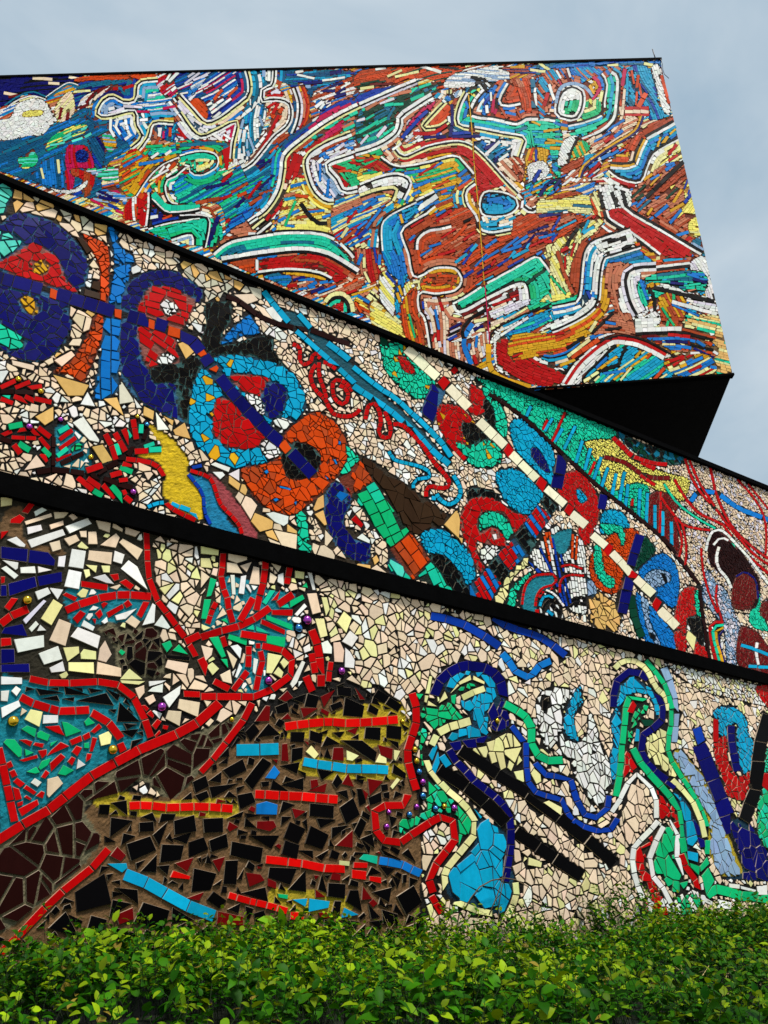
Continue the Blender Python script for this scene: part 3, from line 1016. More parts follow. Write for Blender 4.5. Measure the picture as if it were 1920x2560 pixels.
R s 3.4 640 850 700 870 720 1050 800 1220 740 1190 680 1060
T k 710 1120 760 1150 750 1180 715 1150
L e60 90 560 830 590 1000 650 1160
R u 6 200 820 290 780 350 830 430 880 490 970 460 1090 430 1120 250 1070 240 950
R s 5 200 720 240 690 290 780 270 830 210 820
R r 3.4 960 800 1080 760 1070 880 1080 980 1010 1020 1000 1130 930 1090 900 1060
R r 3.5 920 1110 1000 1150 1000 1270 960 1290 910 1200
R r 3.5 1080 1190 1150 1240 1180 1350 1070 1310
R G 4 1070 800 1110 800 1110 900 1130 1010 1080 960
R k 4 1010 1030 1060 990 1130 1020 1140 1220 1090 1190
L I70 90 600 690 740 820
L I72 90 790 940 930 1080
T r 540 670 570 620 615 665 580 735
T r 730 900 760 840 805 880 770 960
T y 1000 1170 1020 1100 1085 1160 1060 1270
L n80 100 560 680 530 780 490 970
L w24 60 1570 1200 1560 1280 1590 1440
L t28 80 1440 1220 1560 1260 1659 1300
L t28 80 1500 1390 1659 1400
L r26 60 1240 1350 1200 1180 1200 1050 1300 1040
L G24 60 1268 1350 1222 1180 1222 1080 1300 1062
L a22 60 1292 1360 1244 1180 1244 1100 1300 1082
L n14 60 1310 1360 1260 1170 1300 1100
L r18 60 1120 450 1140 650 1200 850 1280 1010
L r18 60 1250 740 1240 860 1290 1030
L d25 80 1110 780 1130 950 1160 1150 1190 1330
Z 1300 900 620
B w 80,2.6,4 - 60 1330 110 1240 200 1180 350 1150 430 1240 440 1400 445 1690 330 1670 250 1560 230 1440 150 1420
N teal 195 1190 250 1155 335 1130 342 1180 320 1260 280 1300 220 1260
N teal 20 1640 40 1530 90 1460 160 1440 225 1450 215 1510 150 1530 110 1590 105 1659
L t20 40 130 1650 150 1590 200 1580 250 1620
L k16 40 150 1660 180 1610 230 1610 280 1660
L o16 40 160 1180 200 1350
L o16 40 190 1150 215 1260
L o16 40 350 1165 345 1330
L o14 40 380 1180 370 1340
L b16 40 215 1190 255 1400 310 1650
L b16 40 130 1260 200 1400 290 1630
L b14 40 270 1300 300 1480 340 1640
L r20 30 10 1640 30 1520 85 1450 160 1435 230 1440 228 1500 150 1525 110 1580 100 1650
L r18 30 262 1560 268 1480 320 1440 425 1445
L r18 30 270 1385 330 1370 415 1400
L k18 40 330 1650 370 1625 440 1640
L k16 40 340 1610 390 1590 440 1600
L w16 30 170 1540 230 1570 290 1650
"""
UPPER = """
Z 0 120 500
B nnnk 0 ofcm*24 -700 270 0 245 650 215 700 330 580 290 400 420 200 380 60 480 -700 520
B ooof 0 - 680 240 1260 215 1260 265 680 290
B izbn -20 ywr*10 700 280 1300 260 1150 300 1100 430 960 400 850 420 640 520 600 400 640 330
B wwvc -35 m*8 640 500 700 400 850 330 930 330 800 430 660 530
B iziBiz -28 zbjnzt*40 -700 800 0 770 450 640 640 520 800 500 1100 540 1150 740 1080 840 900 960 850 1200 1050 1340 780 1260 500 1200 100 1060 -700 800
R w 4.6 -300 600 0 600 100 560 140 470 280 420 380 450 440 540 480 600 420 650 380 700 330 730 240 730 120 760 0 770 -300 780
L w10 18 60 500 140 440 270 400 380 430
L z14 40 40 480 150 405 280 365 400 410 500 345 580 300 660 340
L w9 16 380 410 480 340 570 290 650 310
R l 3 190 540 240 520 350 520 340 560 200 575
B yyc -70 m*4 450 520 520 400 600 370 620 540 500 620
B gglz -25 jzy*10 430 740 600 650 720 640 690 720 520 800 380 860
B jgl 0 - 150 920 220 900 280 860 320 930 270 990 180 1000
B ags 20 - 850 720 930 720 970 800 920 870 870 820
B sgv 0 j*6 690 1000 830 980 980 1000 990 1080 900 1110 780 1060
B nib 60 - 730 760 820 740 870 830 850 1000 780 980 760 850
B Bi 80 ly*4 350 950 560 880 550 1160 250 1090 330 1000
B xxr 80 - 550 835 640 808 725 825 780 950 775 1000 700 1000 630 1010 610 1160 545 1150
R bn 2.6 630 870 680 845 730 870 728 935 680 955 635 940
B rrf 75 - 600 1000 720 1030 790 1080 760 1180 700 1240 690 1100 600 1060
R w 3.4 410 1160 500 1180 620 1170 720 1100 720 1140 640 1200 500 1210
B lay 20 xbs*12 700 1280 860 1230 1000 1200 1090 1240 1040 1400 860 1330
B svB 5 nx*8 800 1200 1000 1150 1100 1240 1040 1300 860 1260
B aaog -35 rfBgo*26 990 1010 1080 850 1250 800 1500 830 1659 860 1400 930 1220 1100 1120 1240 1010 1180
B tBwGs -8 xwv*16 830 500 900 440 1000 430 1120 440 1200 280 1380 300 1440 460 1480 560 1260 610 1230 740 1160 830 1180 720 1130 620 1110 540 900 560
B Bbw 60 - 900 580 1090 550 1130 740 1040 780 930 700
L w24 70 920 590 910 660 950 740
L w24 60 980 590 960 660 1000 720
L w24 60 1040 590 1060 680
B bwnvoB -38 xwon*16 1300 230 1659 200 1659 420 1550 440 1460 360 1380 320
B wxvr -45 xw*10 1290 240 1520 210 1500 330 1380 420
B btznw -80 xox*10 1290 640 1440 620 1659 760 1659 800 1400 780 1290 700
B GGtzB -8 aw*6 1250 850 1440 820 1659 830 1659 880 1450 880 1250 920
B rrow 82 - 1070 1260 1250 1210 1220 1480 1130 1440 1020 1410
L w16/k14/y16 45 1310 265 1150 290 1120 430 1020 445 960 405 880 415 820 490 810 560 900 575 1110 530 1130 640 1180 740 1090 830
L w16/k12/y14 45 1440 625 1270 625 1230 740 1150 850
L w14/k14/w16 45 1450 410 1560 560 1659 700
L w12/k10 45 1659 870 1500 900 1330 980 1230 1080 1130 1230
B gGya -40 wo*14 1240 1100 1400 950 1659 900 1659 1010 1540 1000 1430 1080 1350 1200 1290 1190
B GBBw 5 rwn*10 1390 1100 1460 1060 1659 1000 1659 1280 1480 1290 1400 1200
L w14/k14 45 1659 1010 1560 980 1460 1060 1380 1100 1370 1200 1440 1300 1659 1270
L G55 40 1270 1210 1330 1280 1400 1330 1560 1330 1659 1310
L w14/k20/w14 50 1250 1260 1340 1350 1400 1380 1560 1370 1659 1350
B nbbr -5 ow*5 1260 1300 1380 1390 1659 1380 1659 1400 1240 1470
L k14/w14 50 1230 1500 1400 1450 1659 1410
B GGGg -8 - 1240 1520 1450 1460 1800 1420 1820 1640 1500 1620
B lys 0 - 1420 1580 1590 1550 1600 1640
L k18/w18 50 1420 1590 1590 1545 1610 1640
L k16/w18 50 1240 1200 1240 1320 1220 1480
Z 450 120 500
B biBwxni -38 xwvomw*34 0 210 550 190 545 400 330 570 230 600 0 380
B ofo 30 - 80 450 170 420 230 500 215 590
B wBs -40 - 60 400 110 290 220 250 100 400
B BBwtv 40 ww*8 0 430 220 640 480 600 300 690 150 720 0 560
B xvwrz 20 w*8 0 600 150 740 300 690 470 640 440 800 0 770
B tttBzww 85 wwss*26 580 200 780 190 760 320 690 360 700 460 720 560 640 800 560 950 500 940 480 800 500 600 560 450 580 380
B cwoc -60 rrwo*10 710 450 850 450 920 520 900 640 780 750 620 950 520 1010 640 800 760 600
L o30 60 850 500 790 600 720 760 600 930 550 990
L r26 80 820 560 760 680 700 800 590 960
B xrvw 0 - 710 400 780 330 850 370 830 430
B zibtzi -4 wnsw*26 800 190 1420 190 1380 260 1120 360 1060 560 900 720 930 500 920 330 800 260
B pvao 80 - 980 330 1040 320 1070 560 1000 680 960 700 1000 560
L w18/k16/v20 45 940 720 985 600 995 460 955 330
L o18/r14 45 1020 330 1060 460 1050 580 1000 670
B oopfw -25 wyn*18 1110 400 1400 250 1659 190 1659 320 1300 420 1130 460
B wBn -20 w*5 1130 440 1250 440 1240 500 1150 530
B ibxz -24 xxwn*14 1150 560 1300 460 1659 340 1659 400 1250 600 900 820 720 1000 640 1050 720 900 900 740
B zzGGepe -28 pvseGp*40 1080 720 1250 600 1659 430 1659 760 1420 870 1340 900 1380 760 1200 790
B vvBsw -25 Bwv*16 1090 920 1420 760 1440 860 1220 970 1180 1000
B rrrx -40 - 1020 860 1180 730 1340 600 1360 650 1280 760 1040 890
B cwwr 75 rr*8 890 900 1040 860 1030 1000 950 1140 840 1140 870 980
L r45 70 970 880 930 1000 890 1090
L r40 70 1010 900 970 1000 950 1110
B wrwc -58 r*4 580 1440 700 1370 830 1150 950 1160 820 1380 640 1540
L r70 70 860 1170 790 1280 730 1370
B gggg 25 aofnr*22 1240 980 1659 840 1659 1110 1390 1180
L r35 50 1260 1000 1390 1150
B Bvsw 80 BB*4 1080 930 1200 1000 1370 1200 1250 1260 1120 1130
B llyal -12 offBBtrpf*46 800 1500 900 1150 1030 1050 1100 1220 1230 1290 1659 1200 1800 1300 1800 1500 1659 1659 1300 1600 1100 1530 850 1510
B gBitGz -35 rrynofw*40 0 1060 500 1000 760 800 850 880 800 1100 680 1360 560 1430 400 1550 330 1300 0 1290
B gGly -60 - 0 900 150 870 290 900 290 950 220 1020 110 1030 100 990 0 980
B oag 0 zr*8 0 770 440 790 420 960 330 1000 310 880 150 840 0 850
T r 350 850 420 820 400 1010 380 1010
B zyw 85 - 440 850 510 840 530 960 440 960
L z30 60 0 810 300 790
L w14/k10 40 0 900 130 865 260 870 315 920 300 990 200 1050 110 1050 80 1010 100 980 40 970
B ppp -10 fw*5 330 1610 550 1430 640 1540 560 1590 350 1659
B BbB -35 - 380 1540 430 1420 640 1320 560 1430 470 1480
L n35 70 320 1400 230 1640
L w12/k18 45 0 1400 210 1400 240 1470 205 1659
L w16/k14/y18 45 0 400 110 520 215 625 330 590 440 510 530 440 575 390 580 290 555 190
L y16/k14/w16 45 0 540 150 730 300 690 470 615 440 800 430 920
L w16/k14/w14 45 785 190 770 310 690 350 690 440 740 430 830 430 910 470 920 580 880 660 780 740 700 840 600 960 520 1010
L y16/k14/w28 48 1659 400 1400 520 1250 600 1100 700 880 880 855 1000 830 1150 780 1260 690 1370 560 1450
L w24/k14/w20 48 1659 810 1400 900 1220 975 1300 1090 1380 1190 1659 1110
L w24/k14/y16 48 1420 710 1200 800 1050 915 1060 1060 1120 1200 1230 1280 1400 1250 1659 1170
L k34 80 1000 1290 1070 1390 1150 1460 1300 1440 1460 1400
L g22 40 960 1270 870 1480
L w16/k12/w16 60 570 1450 640 1400
L k12/y20/k12 60 600 1500 700 1420
L k12/w20/k12 60 640 1550 760 1450
Z 500 500 500
B pppcf -15 rBnBoo*26 560 640 720 620 880 640 1080 670 1280 590 1370 650 1300 760 1050 820 860 760 700 720
B tBz 10 - 530 640 640 610 760 640 720 720 640 690
B GGGGz -5 - 120 450 220 370 450 310 700 290 980 290 1120 360 1230 470 1320 580 1190 500 1000 420 800 400 600 420 350 460 180 500
B rrrrf -8 fwm*10 490 500 700 470 900 450 1050 470 1250 590 1130 690 1050 600 900 570 650 580 480 600
B oof 70 w*2 230 500 440 470 490 520 460 610 330 570
L k16/w24 45 110 450 250 350 500 300 700 270 980 275 1130 330 1260 450 1330 560
L w34/k24 50 180 500 420 460 600 435 850 415 1050 450 1200 530 1310 600
L w20/k18 55 480 610 680 585 860 590 1000 615 1090 660
B opaly 35 ooB*12 1240 900 1330 780 1460 780 1600 980 1720 1080 1400 980 1280 940
B ppfrp 80 rBbyB*16 1290 430 1480 200 1500 600 1400 690 1310 560
L y36 36 1040 850 1090 790 1180 780 1250 840 1270 930
L k26 36 1060 870 1100 820 1170 815 1225 860 1235 940
L G28 36 1075 880 1120 845 1170 845 1205 890 1205 930
R r 3 1110 880 1180 850 1190 900 1180 930 1120 900
L y20/k14/y18 45 1410 770 1500 850 1580 960 1700 1070
Z 900 120 500
B oofe -12 wykm*22 0 190 450 150 860 150 800 230 640 380 560 420 640 290 430 260 0 370
B wwws 8 k*6 700 330 740 240 900 190 1180 150 1240 260 1110 310 900 330
B ffn 0 a*3 1200 160 1659 130 1659 200 1400 220 1230 200
B bxbz -22 x*4 0 380 300 310 480 270 460 290 0 470
B zzzGee -25 pvGe*40 0 520 450 330 640 290 600 380 330 570 230 800 0 850
B vwwp -45 - 230 800 350 570 600 410 600 480 400 600 330 740 280 820
B wpvp -45 xrb*12 330 760 400 600 620 440 740 470 770 650 720 740 420 760 400 820
B xxr -48 - 370 700 450 560 620 440 600 500 520 600 430 690
L b30 120 350 750 440 640 560 520
B oof -50 - 580 630 640 520 750 470 760 540 700 600 640 640
L y18/k14/y16 40 740 350 730 420 620 540 520 660 650 660 730 610
B Bzs 0 nb*4 770 650 880 690 1000 730 760 740
L n24 90 530 745 700 740 1000 735
L n26 90 760 470 770 600 745 740
L r30 60 440 710 600 710 720 640
B wsBz 60 wkw*14 800 360 900 330 1110 280 1060 380 950 500 930 560 880 400 700 460 690 420
B GGlaB 80 BB*6 830 640 820 490 900 370 1000 340 940 470 930 570 900 650
B fopcB 82 bxkfB*26 1050 560 1110 300 1250 260 1400 250 1659 210 1659 520 1540 540 1600 580 1380 580 1300 620 1120 590
B oof 85 - 1230 320 1320 330 1420 340 1420 540 1330 500 1220 450
B BBb 80 w*3 1010 540 1060 360 1140 310 1100 420 1060 550
B GGGGt 5 aazB*26 830 640 930 560 1120 590 1300 635 1380 610 1659 600 1659 1100 1600 1100 1570 850 1360 830 1370 750 1200 710 1000 670
B aao 85 - 1360 900 1420 830 1570 850 1550 950 1640 1080 1600 1060 1500 960 1400 960 1370 1110 1340 1050
T b 1450 845 1470 845 1470 960 1450 960
R w 3.5 1400 970 1520 940 1570 1040 1420 1130 1390 1040
T b 1420 1110 1480 1010 1510 1015 1450 1120
B tzwBn -40 nwB*14 940 780 1250 760 1240 900 1160 1050 1000 880
B www 80 - 1260 770 1350 770 1310 910 1250 950
B pcf 60 ff*8 1130 960 1350 900 1350 1100 1250 1090
B Gta -35 nfB*14 1360 1130 1600 1090 1659 1080 1659 1180 1480 1240
B aaagBl -22 BBogrBo*46 0 1000 100 920 320 1000 540 970 780 910 930 1060 940 1120 860 1190 800 1180 700 1260 500 1270 400 1320 260 1340 240 1230 400 1200 420 1090 300 1060 0 1110
B rfg -30 - 0 980 100 910 250 1000 180 1030
B rrrr 50 - 310 940 400 900 700 840 890 810 1000 900 1200 1110 1100 1170 1000 1210 980 1330 940 1260 900 1170 960 1090 940 1010 850 900 760 870 550 910 330 960
B yryr -5 - 400 800 700 750 900 760 700 790 560 830 380 900 300 840
B www 15 k*3 0 1160 150 1090 300 1060 410 1110 400 1190 370 1250 280 1240 290 1150 180 1170 0 1210
B ttBtt 0 BB*4 1010 1290 1060 1230 1200 1210 1290 1260 1290 1320 1220 1370 1030 1380
B wtwwc -25 tt*5 1010 1400 1300 1380 1330 1440 1200 1540 1020 1530
B prytB -35 rbyfB*30 -200 1260 200 1220 280 1330 180 1440 150 1659 -200 1600
B ttBBz -65 - 170 1659 175 1460 350 1330 600 1210 630 1240 500 1350 380 1490 350 1550 370 1659
L w14/k16/y16 48 290 850 370 910 560 830 760 790 880 800 1000 880 1200 1100 1310 1210
L w18/k14 48 170 910 310 990 540 960 780 900 860 960 940 1050
L w20/k14/y14 48 950 1120 870 1190 880 1300 950 1400 1000 1520 1100 1545 1250 1520
L w16/k14 42 1000 1290 1040 1200 1200 1210 1300 1270 1290 1340 1200 1390 1040 1390 1000 1330 1000 1290
L w24/k14/v16 48 0 480 250 370 470 280
L w28/k14/w20 48 -40 870 0 860 150 810 290 720 330 630 340 570 500 460 600 400
L w18/k14/y16 48 880 370 820 490 810 640 1000 680 1200 720 1360 750 1350 820 1320 910
L k14/w24 48 1030 350 950 450 930 560 1120 590 1300 630 1380 590 1520 590 1620 600
L k14/w20 48 1230 300 1160 430 1200 480 1330 460
L z40 60 1430 260 1440 380 1440 500
L w26 50 1490 270 1450 360 1470 480
L w20/k14 48 0 1140 150 1080 290 1050 380 1070 420 1130 360 1260
L k14/y26 44 270 1270 300 1170 150 1180 0 1230
L w18/k16 48 150 1659 170 1500 200 1440 400 1310 620 1200
L w40 70 480 1340 640 1230
L k16/w18 48 370 1659 350 1520 430 1460 620 1310
L k34 70 1380 1330 1420 1370
L w14/k20/w18/y30 46 1350 1330 1420 1370 1520 1320 1659 1290 1800 1270
L a9 50 900 390 930 700 950 1000 990 1400 1010 1659
Z 1350 100 550
B BBbz 0 yy*8 0 180 900 160 910 205 600 195 0 270
B fpBt 60 wxmw*24 0 260 330 210 600 200 640 200 620 350 460 380 400 280 300 340 180 350 100 480 0 600
B ttbzt 82 oor*14 640 300 690 200 840 230 900 500 1000 560 830 610 820 510 640 490
B www 80 - 840 210 910 210 985 540 930 540 880 370
L o24 50 915 270 972 480
B ccpf 85 o*3 600 380 645 380 640 560 600 570
L r26/c26/r20 60 640 540 820 540
L o36 60 800 400 740 510
B GGGt 85 - 510 290 570 280 575 540 470 640 300 740 220 700 370 640 490 570
B yylg 30 - 330 480 400 440 460 480 440 570 320 600
B Gwgw 60 - 160 460 200 390 250 370 300 400 315 470 290 560 180 580 130 550
B www 0 - 165 430 200 380 250 370 300 410 310 450 170 460
L x28 60 400 280 460 350 390 450
L x28 60 640 220 620 350
L r28 60 60 400 30 500
B cccp -38 rB*8 290 810 470 680 600 580 740 590 700 680 560 770 400 860 370 840
B ffo -32 - 640 800 820 640 1000 585 1010 620 800 740 680 860 600 850
B ff -30 - 160 970 330 880 300 960 200 1010
B www 78 - 135 945 150 820 200 740 290 730 260 830 210 930
L k14 50 290 730 230 850 215 930
B ga 70 - 290 760 380 800 330 870 230 890
B wwBr -42 rBB*14 320 1020 400 900 550 810 650 830 640 900 500 900 420 1030
B aoor 0 - 550 930 560 880 640 850 680 860 650 930
B pwf -45 - 160 1100 220 1000 320 960 310 1030 380 1080 240 1080
B ttBBt -48 a*6 1000 620 1035 720 850 850 750 1070 540 980 700 950 780 790
B yywl -40 rrb*10 1040 760 1075 900 880 1060 770 1060 860 870
B wwp -40 - 880 1060 1070 890 1090 930 900 1080
B ppfp -40 BBrlaezBa*70 720 1110 900 960 1090 930 1140 1200 1190 1400 1260 1659 1100 1560 900 1420 700 1300 680 1200
B fff -38 - 830 1190 1090 950 1110 1000 900 1170
B lly -60 bb*5 1080 1080 1140 1060 1180 1290 1140 1310 1070 1290 1090 1180
B lly 10 - 1120 1380 1190 1340 1210 1480 1130 1480
B zes 0 - 1130 1540 1220 1480 1250 1640 1180 1620
B ccwr 6 - 380 1050 560 1040 720 1080 700 1120 500 1110
B www 85 - 410 1100 660 1110 690 1240 640 1270 500 1280 470 1180
B yyo 80 - 380 1180 430 1150 490 1340 420 1390 390 1300
B rrrr 35 - 520 1290 620 1270 680 1320 900 1450 1130 1580 1120 1640 960 1640 800 1530 620 1410 520 1340
B yyyl 0 z*3 0 1200 330 1170 370 1190 390 1300 300 1330 200 1290 0 1340
B aff -15 - 30 1210 170 1140 300 1150 300 1175
B pfoBt -40 Byrntk*40 0 1340 380 1320 480 1380 300 1600 0 1659
B yyl -50 tt*5 330 1380 480 1370 300 1560 180 1590 60 1659 40 1580 200 1520
L k26 60 340 1380 250 1460 200 1560
B wwwwB -15 - 330 1659 380 1530 500 1480 700 1450 740 1560 560 1600 490 1659
L w14/k14 46 460 260 500 330 480 470 470 560 330 620 210 645
L k14/w22 46 540 240 590 290 580 480 560 600 480 680 410 715
L w16/k14/w18 40 240 360 310 390 320 480 280 580 200 590 130 550 150 430 200 370 240 360
L s26 36 120 480 150 370 240 330 340 360 400 430
L n16/a16 48 770 570 720 690 560 790 400 900 330 960 300 1040
L w22/k22 50 1010 625 800 740
L w18/a18/k20 46 790 750 740 850 700 945 530 948
L k18/w14 46 520 980 600 1040 750 1070 800 960 850 860 940 800 1040 745
L k28 80 1080 920 800 1190
L k26 55 450 1160 490 1320 520 1380
L k26 60 540 1150 580 1260
L k26 60 620 1140 650 1260
L w18/k24 50 490 1290 520 1360 650 1440 800 1550 900 1630
L k22/w18 50 640 1260 720 1320 900 1420 1100 1540 1220 1610
L k14 50 340 1659 350 1580 430 1500 600 1440
Z 950 520 500
B yywl 80 - 190 660 330 600 320 850 400 1180 380 1180 250 900
B wwl 60 bb*4 0 560 100 520 135 650 110 900 0 760
B lya 40 - -60 760 100 900 200 1000 210 1080 -60 990
B oofa 85 - 170 820 300 650 320 900 380 1140 220 1090
L g18 50 240 880 290 1080
B ttBBt 75 a*5 10 350 5 200 30 110 150 40 330 -20 200 160 190 300 200 400 230 560 200 650 160 850 130 880 120 700 150 600 60 520
B ffopf -32 rrBbtnkrrbBop*110 210 180 500 30 720 0 790 100 820 220 1080 220 1150 60 1659 60 1659 130 1380 330 1300 400 900 600 860 640 700 740 690 580 560 480 400 500 290 560 240 380
B aaol 0 ff*5 340 600 420 530 520 500 620 520 660 590 630 670 500 710 360 690
B off 0 - 430 600 560 540 590 600 480 650
B GGGgG -30 ee*6 620 800 880 640 1100 520 1300 410 1340 440 1490 670 1600 770 1240 850 1190 620 1050 650 880 730 680 860
B wmwcv -18 rrm*10 680 880 900 760 1190 660 1240 800 1000 900 740 1000
B pccpv 85 rbBrpB*34 350 760 640 760 600 900 700 900 900 860 900 1150 780 1330 600 1250 440 1170 400 950
B yyylG 75 r*3 1370 340 1440 300 1560 400 1659 150 1659 400 1560 560 1600 700 1570 760 1320 780 1480 640 1430 500
B ffe 75 - 1590 600 1659 300 1659 640 1620 640
L f34 60 1480 360 1530 560 1610 710
L r30 60 1560 330 1480 370
B vwkp -30 Bbny*12 560 1100 620 940 740 960 900 870 900 1010 720 1100
L B40 60 770 960 690 1110 760 1300
L k26 60 690 1090 690 990 780 900 880 850
B BtzBG -20 - 1010 1040 1150 960 1330 870 1659 760 1659 850 1400 950 1200 1060 1110 1110
B www -22 - 1320 1020 1450 930 1659 850 1659 910 1400 1010
B aaoar -25 rk*5 1180 1110 1400 1040 1659 950 1659 1160 1420 1240 1350 1200
B www 30 - 940 1040 1010 1040 1100 1120 1280 1220 1540 1340 1659 1300 1659 1400 1500 1480 1250 1460 1080 1400 960 1320
B rrrrr 28 - 970 1100 1080 1100 1280 1260 1540 1390 1500 1460 1330 1480 1150 1420 1000 1320 970 1290
L a45 70 900 1130 910 1320 1000 1410 1250 1490
L k14 50 915 1100 940 1020 1100 930 1290 850 1600 780 1659 700
L w22 50 1000 1060 1230 910
L B18/k14 50 1180 1120 1280 1180 1390 1240 1560 1200 1659 1120
L k14/w18 46 400 50 200 170 190 250 240 380 260 500 290 570 360 550 420 510 500 490 620 500 680 570 670 650 600 700 450 720 330 710 330 850 380 930 420 1170
L k14/w18 46 600 790 700 740 880 625 1100 505 1290 400 1340 430 1420 540 1500 690
L k14/w26 46 610 800 670 860 900 740 1180 620 1230 760
L k16/w22 46 300 350 310 260 390 190 500 170 590 150
L k16/w14 46 15 360 5 200 30 100 150 20 300 -50
L a9 50 815 0 840 300 865 640
L x9 50 870 640 890 880 910 1130
Z 1380 550 540
B fff 78 - 140 380 200 200 280 140 250 300 200 520 140 500
B yyyl 70 g*2 0 200 140 130 60 240 100 400 150 500 160 590 0 620
L f26 60 40 240 90 400 160 570
B GGg -20 - 0 640 200 570 210 500 230 600 160 640 0 680
B tBtw 75 b*3 230 600 260 300 310 190 400 190 390 380 350 600 330 640 180 770 0 770 0 690 160 640
B www -28 - 0 780 170 730 300 600 335 620 280 720 100 820 0 860
B wwww -14 k*4 290 190 420 120 560 80 650 170 480 260 400 260 330 200
B tBz -10 - 390 400 430 290 660 230 790 320 700 350 570 330 450 330
B aaao -12 rof*10 -300 880 0 870 250 750 350 680 400 740 290 880 130 980 -300 1080
B fa 80 - 370 550 400 410 450 480 430 700 380 700
B pppf 10 kB*4 290 880 400 780 480 700 440 600 400 420 440 330 560 330 620 370 540 440 500 600 600 700 640 880 480 870
B www 65 - 515 530 560 500 660 740 800 700 830 800 700 840 640 830 600 720 520 700
B wwv 80 - 1060 330 1180 290 1260 630 1180 600 1160 400 1050 390
B yaof 30 - 650 170 860 320 780 320 660 220
B GGGtz 10 BnpG*14 700 460 830 405 1160 400 1170 550 1000 550 850 490 720 480
B wvw 85 - 600 420 680 410 660 560 740 680 720 720 640 660
B GGB 85 - 660 480 700 460 740 560 740 650 700 660 660 560
B GGG 25 - 770 530 850 560 1000 600 820 600 800 680
B wwv 18 - 840 480 1000 540 1180 590 1250 640 1270 730 1000 610 860 540
B ffaf 85 g*5 810 600 900 560 1020 600 1030 700 960 840 850 800 830 700
B Gyu 20 - 1000 830 1040 720 1200 740 1100 830
B yyuGu 12 - 1040 760 1200 740 1290 760 1390 1180 1250 1170 1240 950 1100 830
B yBpmBo 12 rnwooB*24 650 870 900 870 1240 950 1240 1060 900 1000 760 930
B Gttayt -40 kaByoaB*26 240 1250 260 1180 450 960 500 950 700 1000 860 1080 960 1200 600 1240
B yyrBa -20 rBar*14 860 1070 1150 1030 1250 1090 1240 1180 960 1200
B wwww -45 - 60 1270 230 1090 400 980 440 1000 240 1190 220 1260
L w28 50 920 630 1100 680 1265 725
L B16 50 920 652 1130 740
L w34/k24 50 640 860 860 852 1000 852 1240 905
L r26 60 890 880 1060 900
L k20 60 1060 960 1240 1000
L f18 60 1000 840 1260 910
L w20/r24/w34 55 110 1265 230 1095 430 935 550 920 700 955 870 1045
L k16 50 90 1180 280 990 450 905 600 895 760 945 960 1065
L k14 50 240 1260 240 1210 430 1020 490 960
L k14/w18 48 0 670 150 640 210 590 240 300 280 200 330 160 450 120 600 70
L w14/k16 48 680 210 480 270 400 300 370 450 350 640 250 740 100 820 0 860
L w24/k24/v24 55 800 360 650 370 575 410 565 500 600 640 650 730
L w20/k24 60 800 375 1060 345
L k24 60 740 520 780 590 790 700
L k28 60 780 520 980 570 1245 630
L k22 55 310 870 470 715
L y26 40 290 860 340 780
L o34 55 150 1060 360 920
L k22 55 110 990 250 900
L y26 40 120 1050 290 920
"""

# ------------------------------------------------------------------ mosaic engine
def smooth_pts(p, closed, n=4):
    p = np.asarray(p, float)
    if len(p) < 3: return p
    N = len(p); out = []
    for i in range(N if closed else N - 1):
        if closed: a, b, c, d = p[(i - 1) % N], p[i], p[(i + 1) % N], p[(i + 2) % N]
        else: a, b, c, d = p[max(i - 1, 0)], p[i], p[i + 1], p[min(i + 2, N - 1)]
        for k in range(n):
            t = k / n
            out.append(0.5 * (2 * b + (c - a) * t + (2 * a - 5 * b + 4 * c - d) * t * t + (3 * b - a - 3 * c + d) * t ** 3))
    if not closed: out.append(p[-1])
    return np.array(out)

def clip(poly, nx, ny, d):
    out = []
    n = len(poly)
    if n == 0: return out
    px, py = poly[-1]; pd = nx * px + ny * py - d
    for (x, y) in poly:
        cd = nx * x + ny * y - d
        if cd <= 0:
            if pd > 0:
                t = pd / (pd - cd); out.append((px + (x - px) * t, py + (y - py) * t))
            out.append((x, y))
        elif pd <= 0:
            t = pd / (pd - cd); out.append((px + (x - px) * t, py + (y - py) * t))
        px, py, pd = x, y, cd
    return out

def area(poly):
    s = 0.0
    px, py = poly[-1]
    for (x, y) in poly:
        s += px * y - x * py; px, py = x, y
    return s * 0.5

def centroid(poly):
    n = len(poly)
    return sum(p[0] for p in poly) / n, sum(p[1] for p in poly) / n

def inset(poly, g):
    if area(poly) < 0: poly = poly[::-1]
    res = poly; n = len(poly)
    for i in range(n):
        (x0, y0), (x1, y1) = poly[i], poly[(i + 1) % n]
        dx, dy = x1 - x0, y1 - y0
        L = math.hypot(dx, dy)
        if L < 1e-5: continue
        nx, ny = dy / L, -dx / L
        res = clip(res, nx, ny, nx * x0 + ny * y0 - g)
        if len(res) < 3: return []
    return res

def tidy(poly, eps):
    out = []
    for p in poly:
        if not out or math.hypot(p[0] - out[-1][0], p[1] - out[-1][1]) > eps: out.append(p)
    while len(out) > 2 and math.hypot(out[0][0] - out[-1][0], out[0][1] - out[-1][1]) <= eps: out.pop()
    return out

